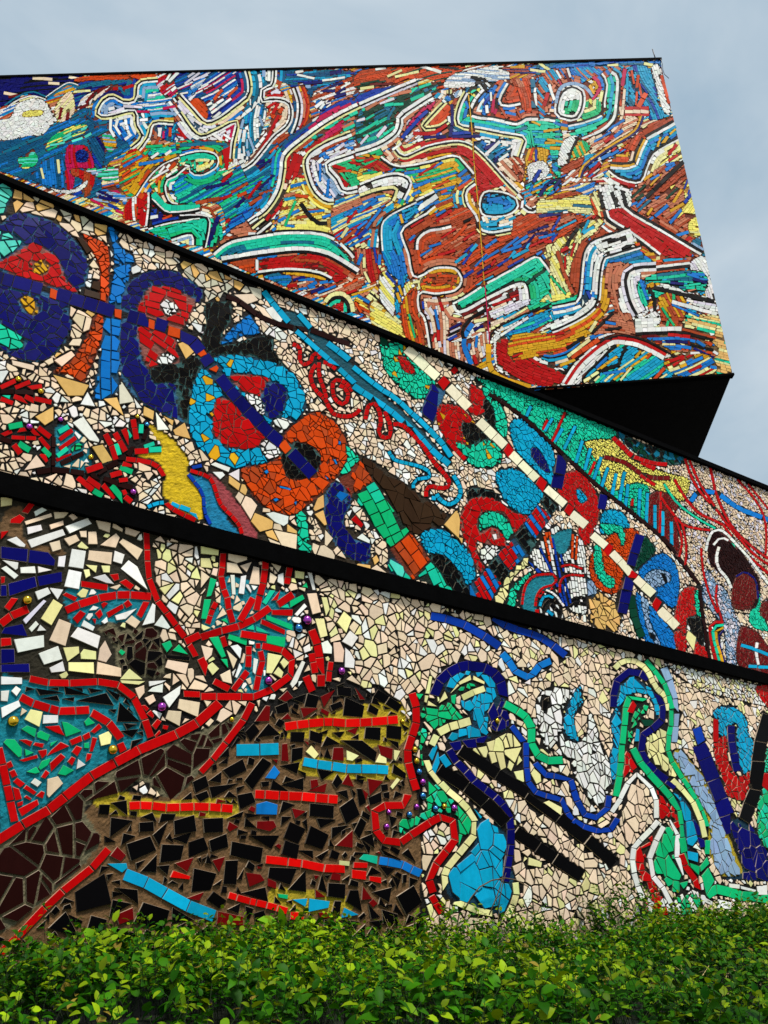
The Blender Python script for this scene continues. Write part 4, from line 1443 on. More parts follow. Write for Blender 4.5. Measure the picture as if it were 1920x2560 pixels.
class Mosaic:
    """A flat face given by a point, a direction along it and 'up'; pieces are laid out in its own metres."""
    def __init__(self, origin, U, outline_px, res, base, defgrout, groutmap):
        self.O = np.asarray(origin, float); self.U = np.asarray(U, float) / np.linalg.norm(U)
        self.V = np.array([0, 0, 1.0])
        N = np.cross(self.U, self.V)
        if np.dot(N, CAM - self.O) < 0: N = -N
        self.N = N
        self.flip = bool(np.dot(np.cross(self.U, self.V), self.N) < 0)
        self.res = res
        self.outline = self.uv(outline_px)
        lo, hi = self.outline.min(0) - 0.05, self.outline.max(0) + 0.05
        self.lo = lo
        self.nx, self.ny = int((hi[0] - lo[0]) / res) + 1, int((hi[1] - lo[1]) / res) + 1
        self.lab = np.zeros((self.ny, self.nx), np.int16)
        self.gr = np.zeros((self.ny, self.nx), np.int8)
        self.gnames = list(PAINT.keys())
        self.gr[:] = self.gnames.index(defgrout)
        self.groutmap = groutmap
        self.gapk = {}; self.follow = 0; self.items = [None]; self.beads = []; self.tiles = []
        self.add_region(self.outline, base[0], base[1], base[2])
    def uv(self, px):
        d = rays(px)
        t = ((self.O - CAM) @ self.N) / (d @ self.N)
        P = CAM + d * t[:, None] - self.O
        return np.stack([P @ self.U, P @ self.V], 1)
    def P(self, u, v, h=0.0):
        return self.O + self.U * u + self.V * v + self.N * h
    def px(self, u, v):
        q = self.P(u, v) - CAM
        z = q @ FWD
        return np.array([PW / 2 + FPX * (q @ RGT) / z, PH / 2 - FPX * (q @ UPV) / z])
    def mask(self, poly):
        poly = np.asarray(poly)
        lo = np.floor((poly.min(0) - self.lo) / self.res).astype(int)
        hi = np.ceil((poly.max(0) - self.lo) / self.res).astype(int) + 1
        x0, x1 = max(lo[0], 0), min(hi[0], self.nx); y0, y1 = max(lo[1], 0), min(hi[1], self.ny)
        if x1 <= x0 or y1 <= y0: return None
        X = self.lo[0] + (np.arange(x0, x1) + 0.5) * self.res
        Y = self.lo[1] + (np.arange(y0, y1) + 0.5) * self.res
        ins = np.zeros((y1 - y0, x1 - x0), bool)
        n = len(poly)
        for i in range(n):
            ax, ay = poly[i]; bx, by = poly[(i + 1) % n]
            if ay == by: continue
            rows = (Y > min(ay, by)) & (Y <= max(ay, by))
            if not rows.any(): continue
            xc = ax + (Y[rows] - ay) * (bx - ax) / (by - ay)
            ins[rows] ^= X[None, :] < xc[:, None]
        return (slice(y0, y1), slice(x0, x1)), ins
    def paint(self, poly, lab=None, g=None, only=None):
        r = self.mask(poly)
        if r is None: return
        sl, m = r
        if only is not None: m = m & (self.lab[sl] == only)
        if lab is not None: self.lab[sl][m] = lab
        if g is not None: self.gr[sl][m] = self.gnames.index(g)
    def new(self, it):
        self.items.append(it); return len(self.items) - 1
    def add_region(self, poly, pal, sp, gap, grout=True):
        i = self.new(dict(k='R', poly=poly, pal=pal, sp=sp, gap=gap))
        self.paint(poly, i, self.groutmap.get(pal[0]) if grout else None)
    def add_bricks(self, poly, pal, ang, w, ln):
        i = self.new(dict(k='B', poly=poly, pal=pal, ang=ang, w=w, ln=ln))
        self.paint(poly, i, self.groutmap.get(pal[0]))
        return i
    def add_tile(self, poly, c, thick=1.0):
        i = self.new(dict(k='T', poly=[tuple(p) for p in poly], c=c))
        self.paint(poly, i)
    def add_line(self, pts, rows, ln, only=None):
        """rows: [(colour, width)] side by side, all in photograph pixels, laid along the traced line."""
        seg = np.diff(pts, axis=0); L = np.hypot(seg[:, 0], seg[:, 1])
        s = np.concatenate([[0], np.cumsum(L)]); tot = s[-1]
        if tot < 1: return
        T = np.zeros_like(pts)
        T[:-1] += seg / np.maximum(L, 1e-6)[:, None]; T[1:] += seg / np.maximum(L, 1e-6)[:, None]
        T /= np.maximum(np.hypot(T[:, 0], T[:, 1]), 1e-6)[:, None]
        Nn = np.stack([-T[:, 1], T[:, 0]], 1)
        def strip(cuts, a, b):
            X, Y = np.interp(cuts, s, pts[:, 0]), np.interp(cuts, s, pts[:, 1])
            NX, NY = np.interp(cuts, s, Nn[:, 0]), np.interp(cuts, s, Nn[:, 1])
            A = np.stack([X + NX * a, Y + NY * a], 1); B = np.stack([X + NX * b, Y + NY * b], 1)
            uv = self.uv(np.stack([A[:-1], A[1:], B[1:], B[:-1]], 1).reshape(-1, 2))
            return list(uv.reshape(-1, 4, 2))
        W = sum(w for _, w in rows); off = -W / 2
        for c, w in rows:
            a, b = off, off + w; off += w
            n = max(1, round(tot / ln))
            cuts = np.linspace(0, tot, n + 1)
            if n > 1: cuts[1:-1] += rng.uniform(-0.22, 0.22, n - 1) * (tot / n)
            quads = strip(cuts, a, b)
            i = self.new(dict(k='L', quads=quads, c=c))
            for q in quads: self.paint(q, i, None, only)
        if self.follow and len(rows) > 1 and any(c == 'k' for c, _ in rows):
            for sgn in (-1, 1):
                o = W / 2
                for ring in range(self.follow):
                    w = rng.uniform(6.0, 8.5); a, b = sgn * o, sgn * (o + w); o += w
                    n = max(1, round(tot / rng.uniform(12, 17))); cuts = np.linspace(0, tot, n + 1)
                    groups = {}
                    for q in strip(cuts, a, b):
                        lb = self.at(*q.mean(0))
                        if lb > 0 and self.items[lb] is not None and self.items[lb]['k'] == 'B':
                            groups.setdefault(int(lb), []).append(q)
                    for lb, qs in groups.items():
                        for j0 in range(0, len(qs), 6):
                            i = self.new(dict(k='L', quads=qs[j0:j0 + 6], c=random.choice(self.items[lb]['pal'])))
                            for q in qs[j0:j0 + 6]: self.paint(q, i, None, lb)
    # ---- read a trace
    def read(self, text):
        ox = oy = 0.0; sc = 1.0
        for line in text.strip().splitlines():
            t = line.split(); c = t[0]
            if c == 'Z':
                ox, oy, sc = float(t[1]), float(t[2]), float(t[3]) / 1659.0; continue
            def pts(a):
                v = np.array([float(x) for x in a]).reshape(-1, 2)
                return v * sc + (ox, oy)
            if c in 'Rr':
                sg = t[2].split(',')
                p = pts(t[3:]); p = smooth_pts(p, True) if c == 'R' else p
                self.add_region(self.uv(p), t[1], float(sg[0]) / 100, float(sg[1]) / 1000 if len(sg) > 1 else None)
            elif c == 'K':
                sg = t[2].split(',')
                i = self.new(dict(k='K', pal=t[1], sp=float(sg[0]) / 100, gap=float(sg[1]) / 1000))
                self.paint(self.uv(smooth_pts(pts(t[3:]), True)), i, self.groutmap.get(t[1][0]))
            elif c == 'N':
                i = self.new(dict(k='N')); self.paint(self.uv(smooth_pts(pts(t[2:]), True)), i, t[1])
            elif c == 'Q':
                self.paint(self.uv(smooth_pts(pts(t[2:]), True)), None, t[1])
            elif c == 'T':
                self.add_tile(self.uv(pts(t[2:])), t[1])
            elif c == 'O':
                p = pts(t[2:4]); q = self.uv(np.vstack([p, p + (float(t[4]) * sc, 0)]))
                cx, cy = q[0]; r = 0.72 * float(t[4]) * sc * np.linalg.norm(self.P(cx, cy) - CAM) / FPX
                self.beads.append((t[1], cx, cy, r))
                i = self.new(dict(k='N'))
                self.paint(np.array([(cx + 1.15 * r * math.cos(a), cy + 1.15 * r * math.sin(a)) for a in np.linspace(0, 6.283, 12)]), i)
            elif c == 'L':
                rows = [(x[0], float(x[1:]) * sc) for x in t[1].split('/')]
                self.add_line(smooth_pts(pts(t[3:]), False), rows, float(t[2]) * sc)
            elif c in 'BV':
                p = smooth_pts(pts(t[4:]), True, 3) if c == 'B' else pts(t[4:])
                aa = t[2].split(','); ang = float(aa[0])
                bw, bl = (float(aa[1]) / 100, float(aa[2]) / 100) if len(aa) > 1 else (0.027, 0.058)
                i = self.add_bricks(self.uv(p), t[1], ang, bw, bl)
                if t[3] != '-':
                    sp_, cnt = t[3].split('*')
                    lo, hi = p.min(0), p.max(0)
                    done = tries = 0
                    while done < int(cnt) * 0.45 and tries < int(cnt) * 12:
                        tries += 1
                        q = lo + rng.random(2) * (hi - lo)
                        r = self.mask(self.uv([q, q + (1, 0), q + (0, 1)]))
                        u, v = self.uv([q])[0]
                        ix, iy = int((u - self.lo[0]) / self.res), int((v - self.lo[1]) / self.res)
                        if not (0 <= ix < self.nx and 0 <= iy < self.ny) or self.lab[iy, ix] != i: continue
                        a = R(ang + rng.normal(0, 13)); ll = rng.uniform(24, 62); d = np.array([math.cos(a), math.sin(a)]) * ll / 2
                        self.add_line(np.array([q - d, q, q + d]), [(random.choice(sp_), rng.uniform(5.0, 8.5))], rng.uniform(16, 34), i)
                        done += 1
    # ---- make pieces
    def fit(self, poly, lab, cx, cy, tol, maxit=5):
        res = self.res
        for _ in range(maxit):
            if len(poly) < 3: return []
            r = self.mask(np.array(poly))
            if r is None: return poly
            sl, m = r
            bad = m & (self.lab[sl] != lab)
            nb = bad.sum()
            if nb <= tol * max(m.sum(), 1): return poly
            yy, xx = np.nonzero(bad)
            X = self.lo[0] + (xx + sl[1].start + 0.5) * res; Y = self.lo[1] + (yy + sl[0].start + 0.5) * res
            d2 = (X - cx) ** 2 + (Y - cy) ** 2
            k = int(d2.argmin()); d = math.sqrt(d2[k])
            if d < res * 1.2: return []
            nx, ny = (X[k] - cx) / d, (Y[k] - cy) / d
            poly = clip(poly, nx, ny, nx * X[k] + ny * Y[k] - res * 0.5)
        return poly
    def at(self, x, y):
        ix, iy = int((x - self.lo[0]) / self.res), int((y - self.lo[1]) / self.res)
        if 0 <= ix < self.nx and 0 <= iy < self.ny: return self.lab[iy, ix]
        return -1
    def emit(self, poly, c, gap, minarea):
        p = inset(poly, gap / 2)
        if len(p) < 3: return
        p = tidy(p, 0.0035)
        if len(p) < 3 or abs(area(p)) < minarea: return
        self.tiles.append((p, c))
    def build_pieces(self, gap, minarea):
        r = self.mask(self.outline); o_ = np.zeros_like(self.lab, bool); o_[r[0]] = r[1]
        self.lab[~o_] = 0
        for lab, it in enumerate(self.items):
            if it is None or it['k'] == 'N': continue
            if it['k'] == 'T':
                p = it['poly']; cx, cy = centroid(p)
                if self.at(cx, cy) == lab:
                    p = self.fit(p, lab, cx, cy, 0.12)
                    if len(p) >= 3: self.emit(p, it['c'], 0.0035, minarea)
            elif it['k'] == 'L':
                for q in it['quads']:
                    p = [tuple(v) for v in q]; cx, cy = centroid(p)
                    if self.at(cx, cy) != lab: continue
                    p = self.fit(p, lab, cx, cy, 0.10)
                    if len(p) >= 3: self.emit(p, it['c'], gap * 0.55, minarea * 0.6)
            elif it['k'] == 'B': self.bricks(lab, it, gap, minarea)
            elif it['k'] == 'K': self.packed(lab, it)
            else: self.shards(lab, it, it['gap'] or gap * self.gapk.get(it['pal'][0], 1.0), max(minarea, 0.07 * it['sp'] ** 2))
    def bricks(self, lab, it, gap, minarea):
        cnt = (self.lab == lab).sum()
        if not cnt: return
        yy, xx = np.nonzero(self.lab == lab)
        X = self.lo[0] + xx * self.res; Y = self.lo[1] + yy * self.res
        a = -R(it['ang']); ca, sa = math.cos(a), math.sin(a)
        s = X * ca + Y * sa; t = -X * sa + Y * ca
        w, ln = it['w'], it['ln']
        ph = rng.random(4) * 6.28
        def warp(S, T):
            T2 = T + 0.030 * math.sin(S * 3.1 + ph[0]) + 0.014 * math.sin(S * 7.3 + T * 2 + ph[1])
            S2 = S + 0.02 * math.sin(T * 5.0 + ph[2])
            return (S2 * ca - T2 * sa, S2 * sa + T2 * ca)
        s_lo, s_hi, t_hi = float(s.min()), float(s.max()), float(t.max())
        t0 = float(t.min()) - 0.08
        while t0 < t_hi + 0.08:
            ww = w * rng.uniform(0.75, 1.25)
            s0 = s_lo - rng.random() * ln - 0.06
            col = random.choice(it['pal'])
            while s0 < s_hi + 0.06:
                l2 = ln * rng.uniform(0.55, 1.5)
                if random.random() < 0.16: col = random.choice(it['pal'])
                q = [warp(s0, t0), warp(s0 + l2, t0), warp(s0 + l2, t0 + ww), warp(s0, t0 + ww)]
                s0 += l2
                cx, cy = centroid(q)
                lc = self.at(cx, cy)
                if lc != lab:
                    # a piece straddling the edge: use the part of it inside
                    for (vx, vy) in q:
                        mx_, my_ = (vx * 0.7 + cx * 0.3), (vy * 0.7 + cy * 0.3)
                        if self.at(mx_, my_) == lab: cx, cy = mx_, my_; break
                    else: continue
                p = self.fit(q, lab, cx, cy, 0.04)
                if len(p) >= 3: self.emit(p, col, gap, minarea)
            t0 += ww
    def packed(self, lab, it):
        """Loose cut tiles of falling sizes, set at odd angles with wide joints."""
        free = self.lab == lab
        yy, xx = np.nonzero(free)
        if len(yy) == 0: return
        sp, gp = it['sp'], it['gap']
        for size, tries in ((1.45, 1200), (1.1, 3200), (0.85, 4500), (0.62, 6000), (0.42, 4000)):
            for _ in range(tries):
                k = random.randrange(len(yy))
                if not free[yy[k], xx[k]]: continue
                cx, cy = self.lo[0] + (xx[k] + 0.5) * self.res, self.lo[1] + (yy[k] + 0.5) * self.res
                w, h = sp * size * random.uniform(0.8, 1.25), sp * size * random.uniform(0.5, 0.85)
                th = random.gauss(-0.08, 0.32) if random.random() < 0.7 else random.uniform(0, 3.14)
                ct, st = math.cos(th), math.sin(th)
                pts = [(-w / 2, -h / 2), (w / 2, -h / 2), (w / 2, h / 2), (-w / 2, h / 2)]
                if random.random() < 0.3: pts.pop(random.randrange(4))
                pts = [(x + random.gauss(0, 0.07) * w, y + random.gauss(0, 0.07) * w) for x, y in pts]
                poly = [(cx + x * ct - y * st, cy + x * st + y * ct) for x, y in pts]
                big = [(cx + (x - cx) * (1 + gp / w * 1.6), cy + (y - cy) * (1 + gp / h * 1.2)) for x, y in poly]
                r = self.mask(np.array(big))
                if r is None: continue
                sl, m = r
                if not m.any() or not free[sl][m].all(): continue
                free[sl][m] = False
                self.emit(poly, random.choice(it['pal']), 0.0, 1e-4)
    def shards(self, lab, it, gap, minarea):
        m = self.lab == lab
        if not m.any(): return
        yy, xx = np.nonzero(m)
        sp = it['sp'] * 1.32
        x0, x1 = self.lo[0] + xx.min() * self.res, self.lo[0] + xx.max() * self.res
        y0, y1 = self.lo[1] + yy.min() * self.res, self.lo[1] + yy.max() * self.res
        nxg, nyg = int((x1 - x0) / sp) + 3, int((y1 - y0) / (sp * 0.88)) + 3
        seeds = {}
        for j in range(nyg):
            for i in range(nxg):
                if random.random() < 0.09 and nxg * nyg > 12: continue
                sx = x0 + (i - 0.5 + 0.5 * (j % 2) + random.uniform(-0.45, 0.45)) * sp
                sy = y0 + (j - 0.5 + random.uniform(-0.45, 0.45)) * sp * 0.88
                seeds[(i, j)] = (sx, sy)
        n0 = len(self.tiles)
        big = 2.2 * sp
        for (i, j), (sx, sy) in seeds.items():
            # quick reject: nothing of this region near
            ix, iy = int((sx - self.lo[0]) / self.res), int((sy - self.lo[1]) / self.res)
            k = int(sp * 1.1 / self.res)
            sub = m[max(iy - k, 0):max(iy + k + 1, 0), max(ix - k, 0):max(ix + k + 1, 0)]
            if sub.size == 0 or not sub.any(): continue
            poly = [(sx - big, sy - big), (sx + big, sy - big), (sx + big, sy + big), (sx - big, sy + big)]
            nb = []
            for dj in (-2, -1, 0, 1, 2):
                for di in (-2, -1, 0, 1, 2):
                    if (di or dj) and (i + di, j + dj) in seeds:
                        qx, qy = seeds[(i + di, j + dj)]
                        nb.append(((qx - sx) ** 2 + (qy - sy) ** 2, qx, qy))
            nb.sort()
            for d2, qx, qy in nb[:16]:
                d = math.sqrt(d2)
                if d < 1e-6: continue
                nx, ny = (qx - sx) / d, (qy - sy) / d
                poly = clip(poly, nx, ny, nx * (qx + sx) / 2 + ny * (qy + sy) / 2)
                if len(poly) < 3: break
            if len(poly) < 3: continue
            parts = [poly]
            for depth, pr in ((0, 0.86), (1, 0.42)):
                nxt = []
                for p in parts:
                    if random.random() < pr and abs(area(p)) > 0.45 * it['sp'] ** 2:
                        cx, cy = centroid(p)
                        # break across the longer way
                        e = max(((math.hypot(p[a][0] - p[b][0], p[a][1] - p[b][1]), a, b) for a in range(len(p)) for b in range(a)), default=None)
                        th = math.atan2(p[e[1]][1] - p[e[2]][1], p[e[1]][0] - p[e[2]][0]) + random.gauss(0, 0.45)
                        nx, ny = math.cos(th), math.sin(th)
                        d0 = nx * cx + ny * cy + random.uniform(-0.16, 0.16) * e[0]
                        for p2 in (clip(p, nx, ny, d0), clip(p, -nx, -ny, -d0)):
                            if len(p2) >= 3: nxt.append(p2)
                    else: nxt.append(p)
                parts = nxt
            for p in parts:
                cx, cy = centroid(p)
                if self.at(cx, cy) != lab:
                    for (vx, vy) in p:
                        mx_, my_ = vx * 0.65 + cx * 0.35, vy * 0.65 + cy * 0.35
                        if self.at(mx_, my_) == lab: cx, cy = mx_, my_; break
                    else: continue
                p = self.fit(p, lab, cx, cy, 0.03)
                if len(p) >= 3:
                    self.emit(p, random.choice(it['pal']), gap * random.uniform(0.7, 1.5), minarea)
        free = m
        for p, _ in self.tiles[n0:]:
            r = self.mask(np.array(p))
            if r is not None: free[r[0]][r[1]] = False
        cell = it['sp'] ** 2 / self.res ** 2
        yy, xx = np.nonzero(free)
        if len(yy) < 0.3 * cell: return
        for size in (0.8, 0.55, 0.4):
            ok = free[yy, xx]
            yy, xx = yy[ok], xx[ok]
            if len(yy) == 0: return
            for _ in range(int(min(2500, 1.5 + 7 * len(yy) / cell))):
                k = random.randrange(len(yy))
                if not free[yy[k], xx[k]]: continue
                cx, cy = self.lo[0] + (xx[k] + 0.5) * self.res, self.lo[1] + (yy[k] + 0.5) * self.res
                s_ = it['sp'] * size * 0.5; a0 = random.uniform(0, 6.28); nn = random.choice((3, 4, 4, 5))
                an = sorted(a0 + 6.283 * (q + random.uniform(-0.25, 0.25)) / nn for q in range(nn))
                poly = [(cx + s_ * random.uniform(0.8, 1.15) * math.cos(a), cy + s_ * random.uniform(0.8, 1.15) * math.sin(a)) for a in an]
                r = self.mask(np.array([(cx + (x - cx) * (1 + gap / s_ * 0.6), cy + (y - cy) * (1 + gap / s_ * 0.6)) for x, y in poly]))
                if r is None: continue
                sl, mk = r
                if not mk.any() or free[sl][mk].mean() < 0.97: continue
                free[sl][mk] = False
                self.emit(poly, random.choice(it['pal']), 0.0, 4e-5)
    # ---- geometry
    def piece_geo(self, poly, c, h, bev, side):
        if area(poly) < 0: poly = poly[::-1]
        n = len(poly)
        base = PAL[c]
        j = random.gauss(1.0, 0.07 if c not in 'kn' else 0.12)
        col = tuple(max(0.0, min(0.9, x * j * random.gauss(1, 0.025))) for x in base)
        sd_ = side(c, col)
        cx, cy = centroid(poly)
        tx, ty = random.gauss(0, 0.038), random.gauss(0, 0.038)
        hh = h * random.uniform(0.8, 1.35)
        F = []
        pa = np.array(poly)
        dxy = pa - (cx, cy)
        tl = tx * dxy[:, 0] + ty * dxy[:, 1]
        flip = self.flip
        if bev:
            dd = np.maximum(np.hypot(dxy[:, 0], dxy[:, 1]), 1e-6)
            f_ = np.maximum(0.3, 1 - 1.35 * bev * 0.9 / dd)
            xy = np.concatenate([pa, pa, (cx, cy) + dxy * f_[:, None]])
            hz = np.concatenate([np.full(n, -0.002), hh - bev + tl, hh + tl * f_])
            C = [sd_] * n + [tuple(0.5 * a + 0.5 * b for a, b in zip(sd_, col))] * n + [col] * n
            rings = 3
        else:
            xy = np.concatenate([pa, pa]); hz = np.concatenate([np.full(n, -0.002), hh + tl])
            C = [sd_] * n + [col] * n
            rings = 2
        V = (self.O + xy[:, :1] * self.U + xy[:, 1:2] * self.V + hz[:, None] * self.N).tolist()
        for r in range(rings - 1):
            for i in range(n):
                a, b = r * n + i, r * n + (i + 1) % n
                f = (a, b, b + n, a + n)
                F.append(f[::-1] if flip else f)
        f = tuple(range((rings - 1) * n, rings * n))
        F.append(f[::-1] if flip else f)
        return V, C, F
    def build(self, root, h, bev, side, mat, nbig=300, name='tile'):
        geo = []
        for p, c in self.tiles:
            cx, cy = centroid(p)
            pa = abs(area([tuple(self.px(x, y)) for (x, y) in p]))
            x_, y_ = self.px(cx, cy)
            vis = -20 < x_ < PW + 20 and -20 < y_ < 2330 and getattr(self, 'visible', lambda x, y: True)(x_, y_)
            geo.append((pa if vis else 0.0, p, c))
        geo.sort(key=lambda g: -g[0])
        for pa, p, c in geo[:nbig]:
            V, C, F = self.piece_geo(p, c, h, bev, side)
            mesh_obj(name, V, F, mat, root, C)
        V, C, F = [], [], []
        for pa, p, c in geo[nbig:]:
            v, cc, f = self.piece_geo(p, c, h, bev, side)
            k = len(V); V += v; C += cc
            F += [tuple(i + k for i in q) for q in f]
        if V:
            o = mesh_obj('small_tiles', V, F, mat, root, C)
            o['kind'] = 'stuff'
        print(root.name, 'pieces', len(geo))
    def mortar(self, root, quad_px, step, name='mortar_bed', thick=0.25):
        """Mortar bed between four corners (uv), coloured where the mortar or paint is coloured; a real slab."""
        q = self.uv(quad_px)
        Lx = max(np.linalg.norm(q[1] - q[0]), np.linalg.norm(q[2] - q[3])); Ly = max(np.linalg.norm(q[3] - q[0]), np.linalg.norm(q[2] - q[1]))
        nx, ny = int(Lx / step) + 1, int(Ly / step) + 1
        S, T = np.meshgrid(np.linspace(0, 1, nx + 1), np.linspace(0, 1, ny + 1))
        S, T = S.ravel(), T.ravel()
        W = ((1 - S) * (1 - T))[:, None] * q[0] + (S * (1 - T))[:, None] * q[1] + (S * T)[:, None] * q[2] + ((1 - S) * T)[:, None] * q[3]
        ix = np.clip(((W[:, 0] - self.lo[0]) / self.res).astype(int), 0, self.nx - 1)
        iy = np.clip(((W[:, 1] - self.lo[1]) / self.res).astype(int), 0, self.ny - 1)
        gc = np.array([PAINT[k] for k in self.gnames])[self.gr[iy, ix]]
        hgt = rng.normal(0, 0.0006, len(W))
        V = self.O + W[:, :1] * self.U + W[:, 1:2] * self.V + hgt[:, None] * self.N
        idx = np.arange((nx + 1) * (ny + 1)).reshape(ny + 1, nx + 1)
        F = np.stack([idx[:-1, :-1].ravel(), idx[:-1, 1:].ravel(), idx[1:, 1:].ravel(), idx[1:, :-1].ravel()], 1)
        a, b, c_ = V[F[0]][:3]
        if np.dot(np.cross(b - a, c_ - b), self.N) < 0: F = F[:, ::-1]
        o = mesh_obj(name, V.tolist(), F.tolist(), M_GROUT, root, gc)
        return o
    def make_beads(self, root):
        if not self.beads: return
        protos = {}
        for c, u, v, r in self.beads:
            if c not in protos:
                V, F = [], []
                ns, nr = 14, 7
                for i in range(nr + 1):
                    th = math.pi * 0.62 * i / nr
                    for k in range(ns):
                        ph_ = 2 * math.pi * k / ns
                        V.append((math.sin(th) * math.cos(ph_), math.sin(th) * math.sin(ph_), math.cos(th)))
                for i in range(nr):
                    for k in range(ns):
                        F.append((i * ns + k, (i + 1) * ns + k, (i + 1) * ns + (k + 1) % ns, i * ns + (k + 1) % ns))
                o = mesh_obj('glass_bead', V, F, M_BEAD[c], root, None, True)
                protos[c] = o
            else:
                o = protos[c].copy(); link(o, root)
            B = Matrix((tuple(self.U), tuple(np.cross(self.N, self.U)), tuple(self.N))).transposed().to_4x4()
            o.matrix_local = Matrix.Translation(Vector(self.P(u, v, 0.35 * r))) @ B @ Matrix.Scale(r, 4)

def prism(name, plan, z0, z1, mat, parent=None):
    """Upright block over a plan polygon; z0/z1 numbers or per-corner lists."""
    n = len(plan)
    z0 = [z0] * n if np.isscalar(z0) else z0
    z1 = [z1] * n if np.isscalar(z1) else z1
    V = [(p[0], p[1], z) for p, z in zip(plan, z0)] + [(p[0], p[1], z) for p, z in zip(plan, z1)]
    a = sum(plan[i][0] * plan[(i + 1) % n][1] - plan[(i + 1) % n][0] * plan[i][1] for i in range(n))
    F = [tuple(range(n))[::-1], tuple(range(n, 2 * n))] + [(i, (i + 1) % n, n + (i + 1) % n, n + i) for i in range(n)]
    if a < 0: F = [f[::-1] for f in F]
    return mesh_obj(name, V, F, mat, parent)

def tube(name, pts, rad, mat, parent=None, ns=6, taper=1.0):
    pts = [Vector(p) for p in pts]
    V, F = [], []
    n = len(pts)
    for i, p in enumerate(pts):
        t = (pts[min(i + 1, n - 1)] - pts[max(i - 1, 0)]).normalized()
        a = t.orthogonal().normalized(); b = t.cross(a)
        r = rad * (1 + (taper - 1) * i / max(n - 1, 1))
        for k in range(ns):
            an = 2 * math.pi * k / ns
            V.append(tuple(p + (a * math.cos(an) + b * math.sin(an)) * r))
    for i in range(n - 1):
        for k in range(ns):
            F.append((i * ns + k, i * ns + (k + 1) % ns, (i + 1) * ns + (k + 1) % ns, (i + 1) * ns + k))
    F.append(tuple(range(ns))[::-1]); F.append(tuple(range((n - 1) * ns, n * ns)))
    return mesh_obj(name, V, F, mat, parent, None, True)

# ------------------------------------------------------------------ setting
gv = 400.0
ground = mesh_obj('ground', [(-gv, -gv, 0), (gv, -gv, 0), (gv, gv, 0), (-gv, gv, 0)], [(0, 1, 2, 3)], M_PAVE)
ground['kind'] = 'structure'

WA = R(55.5)
WU = np.array([math.sin(WA), math.cos(WA), 0.0])          # along the two lower walls
WN = np.array([math.cos(WA), -math.sin(WA), 0.0])         # out of the wall, towards the viewer
WDIST = 3.0
WO = CAM - WN * WDIST

def on_wall(px, py, off=0.0):
    d = rays([(px, py)])[0]
    t = (WDIST - off) / -(d @ WN)
    return CAM + d * t

XL, XR = -260.0, 2220.0
led_top = lambda x: 1177 + 0.264 * x
led_bot = lambda x: 1242 + 0.246 * x
cop_top = lambda x: 432 + 0.4068 * x
cop_bot = lambda x: 458 + 0.4016 * x

def band(name, ftop, fbot, out, back, parent, mat, x0=XL, x1=XR, lip=0.0):
    """A projecting concrete band along the wall: front face, underside and top; runs between two traced heights."""
    a = on_wall(x0, fbot(x0)); b = on_wall(x1, fbot(x1))
    ta, tb = on_wall(x0, ftop(x0), out), on_wall(x1, ftop(x1), out)
    # heights from the traced edges, plan from the wall line
    def plan(p, o): return p[:2] + WN[:2] * o
    pl = [plan(a, out), plan(b, out), plan(b, -back), plan(a, -back)]
    V = []
    zb, zt = [a[2], b[2], b[2], a[2]], [ta[2], tb[2], tb[2], ta[2]]
    return prism(name, [tuple(p) for p in pl], zb, zt, mat, parent)

# ------------------------------------------------------------------ lowest mosaic wall, behind the hedge
base_pt = on_wall(960, 2300); 
wall1 = empty('mosaic_wall', (float(base_pt[0]), float(base_pt[1]), 0.0),
              'lowest mosaic wall of large broken tiles standing right behind the green hedge', 'wall')
GM1 = dict(c='black', y='black', w='black', d='moss', r='umber', t='deep', g='bottle', n='deep', s='lemon', G='bottle')
m1 = Mosaic(WO, WU, [(XL, led_bot(XL)), (XR, led_bot(XR)), (XR, 2330), (XL, 2480)], 0.005, ('ccccccyw', 0.046, None), 'umber', GM1)
m1.read(LOWER)
m1.gapk = dict(t=0.55, s=0.5, n=0.5, g=0.7, r=0.5)
m1.build_pieces(0.0062, 1.2e-4)

def reparent_zero(root):
    """Pieces are built in world coordinates: keep them there under a root that stands at the thing's base."""
    inv = Matrix.Translation(-Vector(root.location))
    for ch in root.children:
        ch.matrix_parent_inverse = inv

side1 = lambda c, col: BISQ if c in 'kdmrRn' and random.random() < 0.8 else tuple(x * 0.5 for x in (0.35, 0.27, 0.2))
m1.visible = lambda x, y: y > led_bot(x) and y < 2390 - 0.05 * x
m1.build(wall1, 0.006, 0.0016, side1, M_TILE)
m1.mortar(wall1, [(XL, led_bot(XL) - 6), (XR, led_bot(XR) - 6), (XR, 2330), (XL, 2480)], 0.009)
m1.make_beads(wall1)
a, b = on_wall(XL, led_bot(XL)), on_wall(XR, led_bot(XR))
pl = [a[:2] - WN[:2] * 0.006, b[:2] - WN[:2] * 0.006, b[:2] - WN[:2] * 0.30, a[:2] - WN[:2] * 0.30]
prism('wall_core', [tuple(p) for p in pl], 0.0, [a[2] - 0.005, b[2] - 0.005, b[2] - 0.005, a[2] - 0.005], M_BODY, wall1)
reparent_zero(wall1)

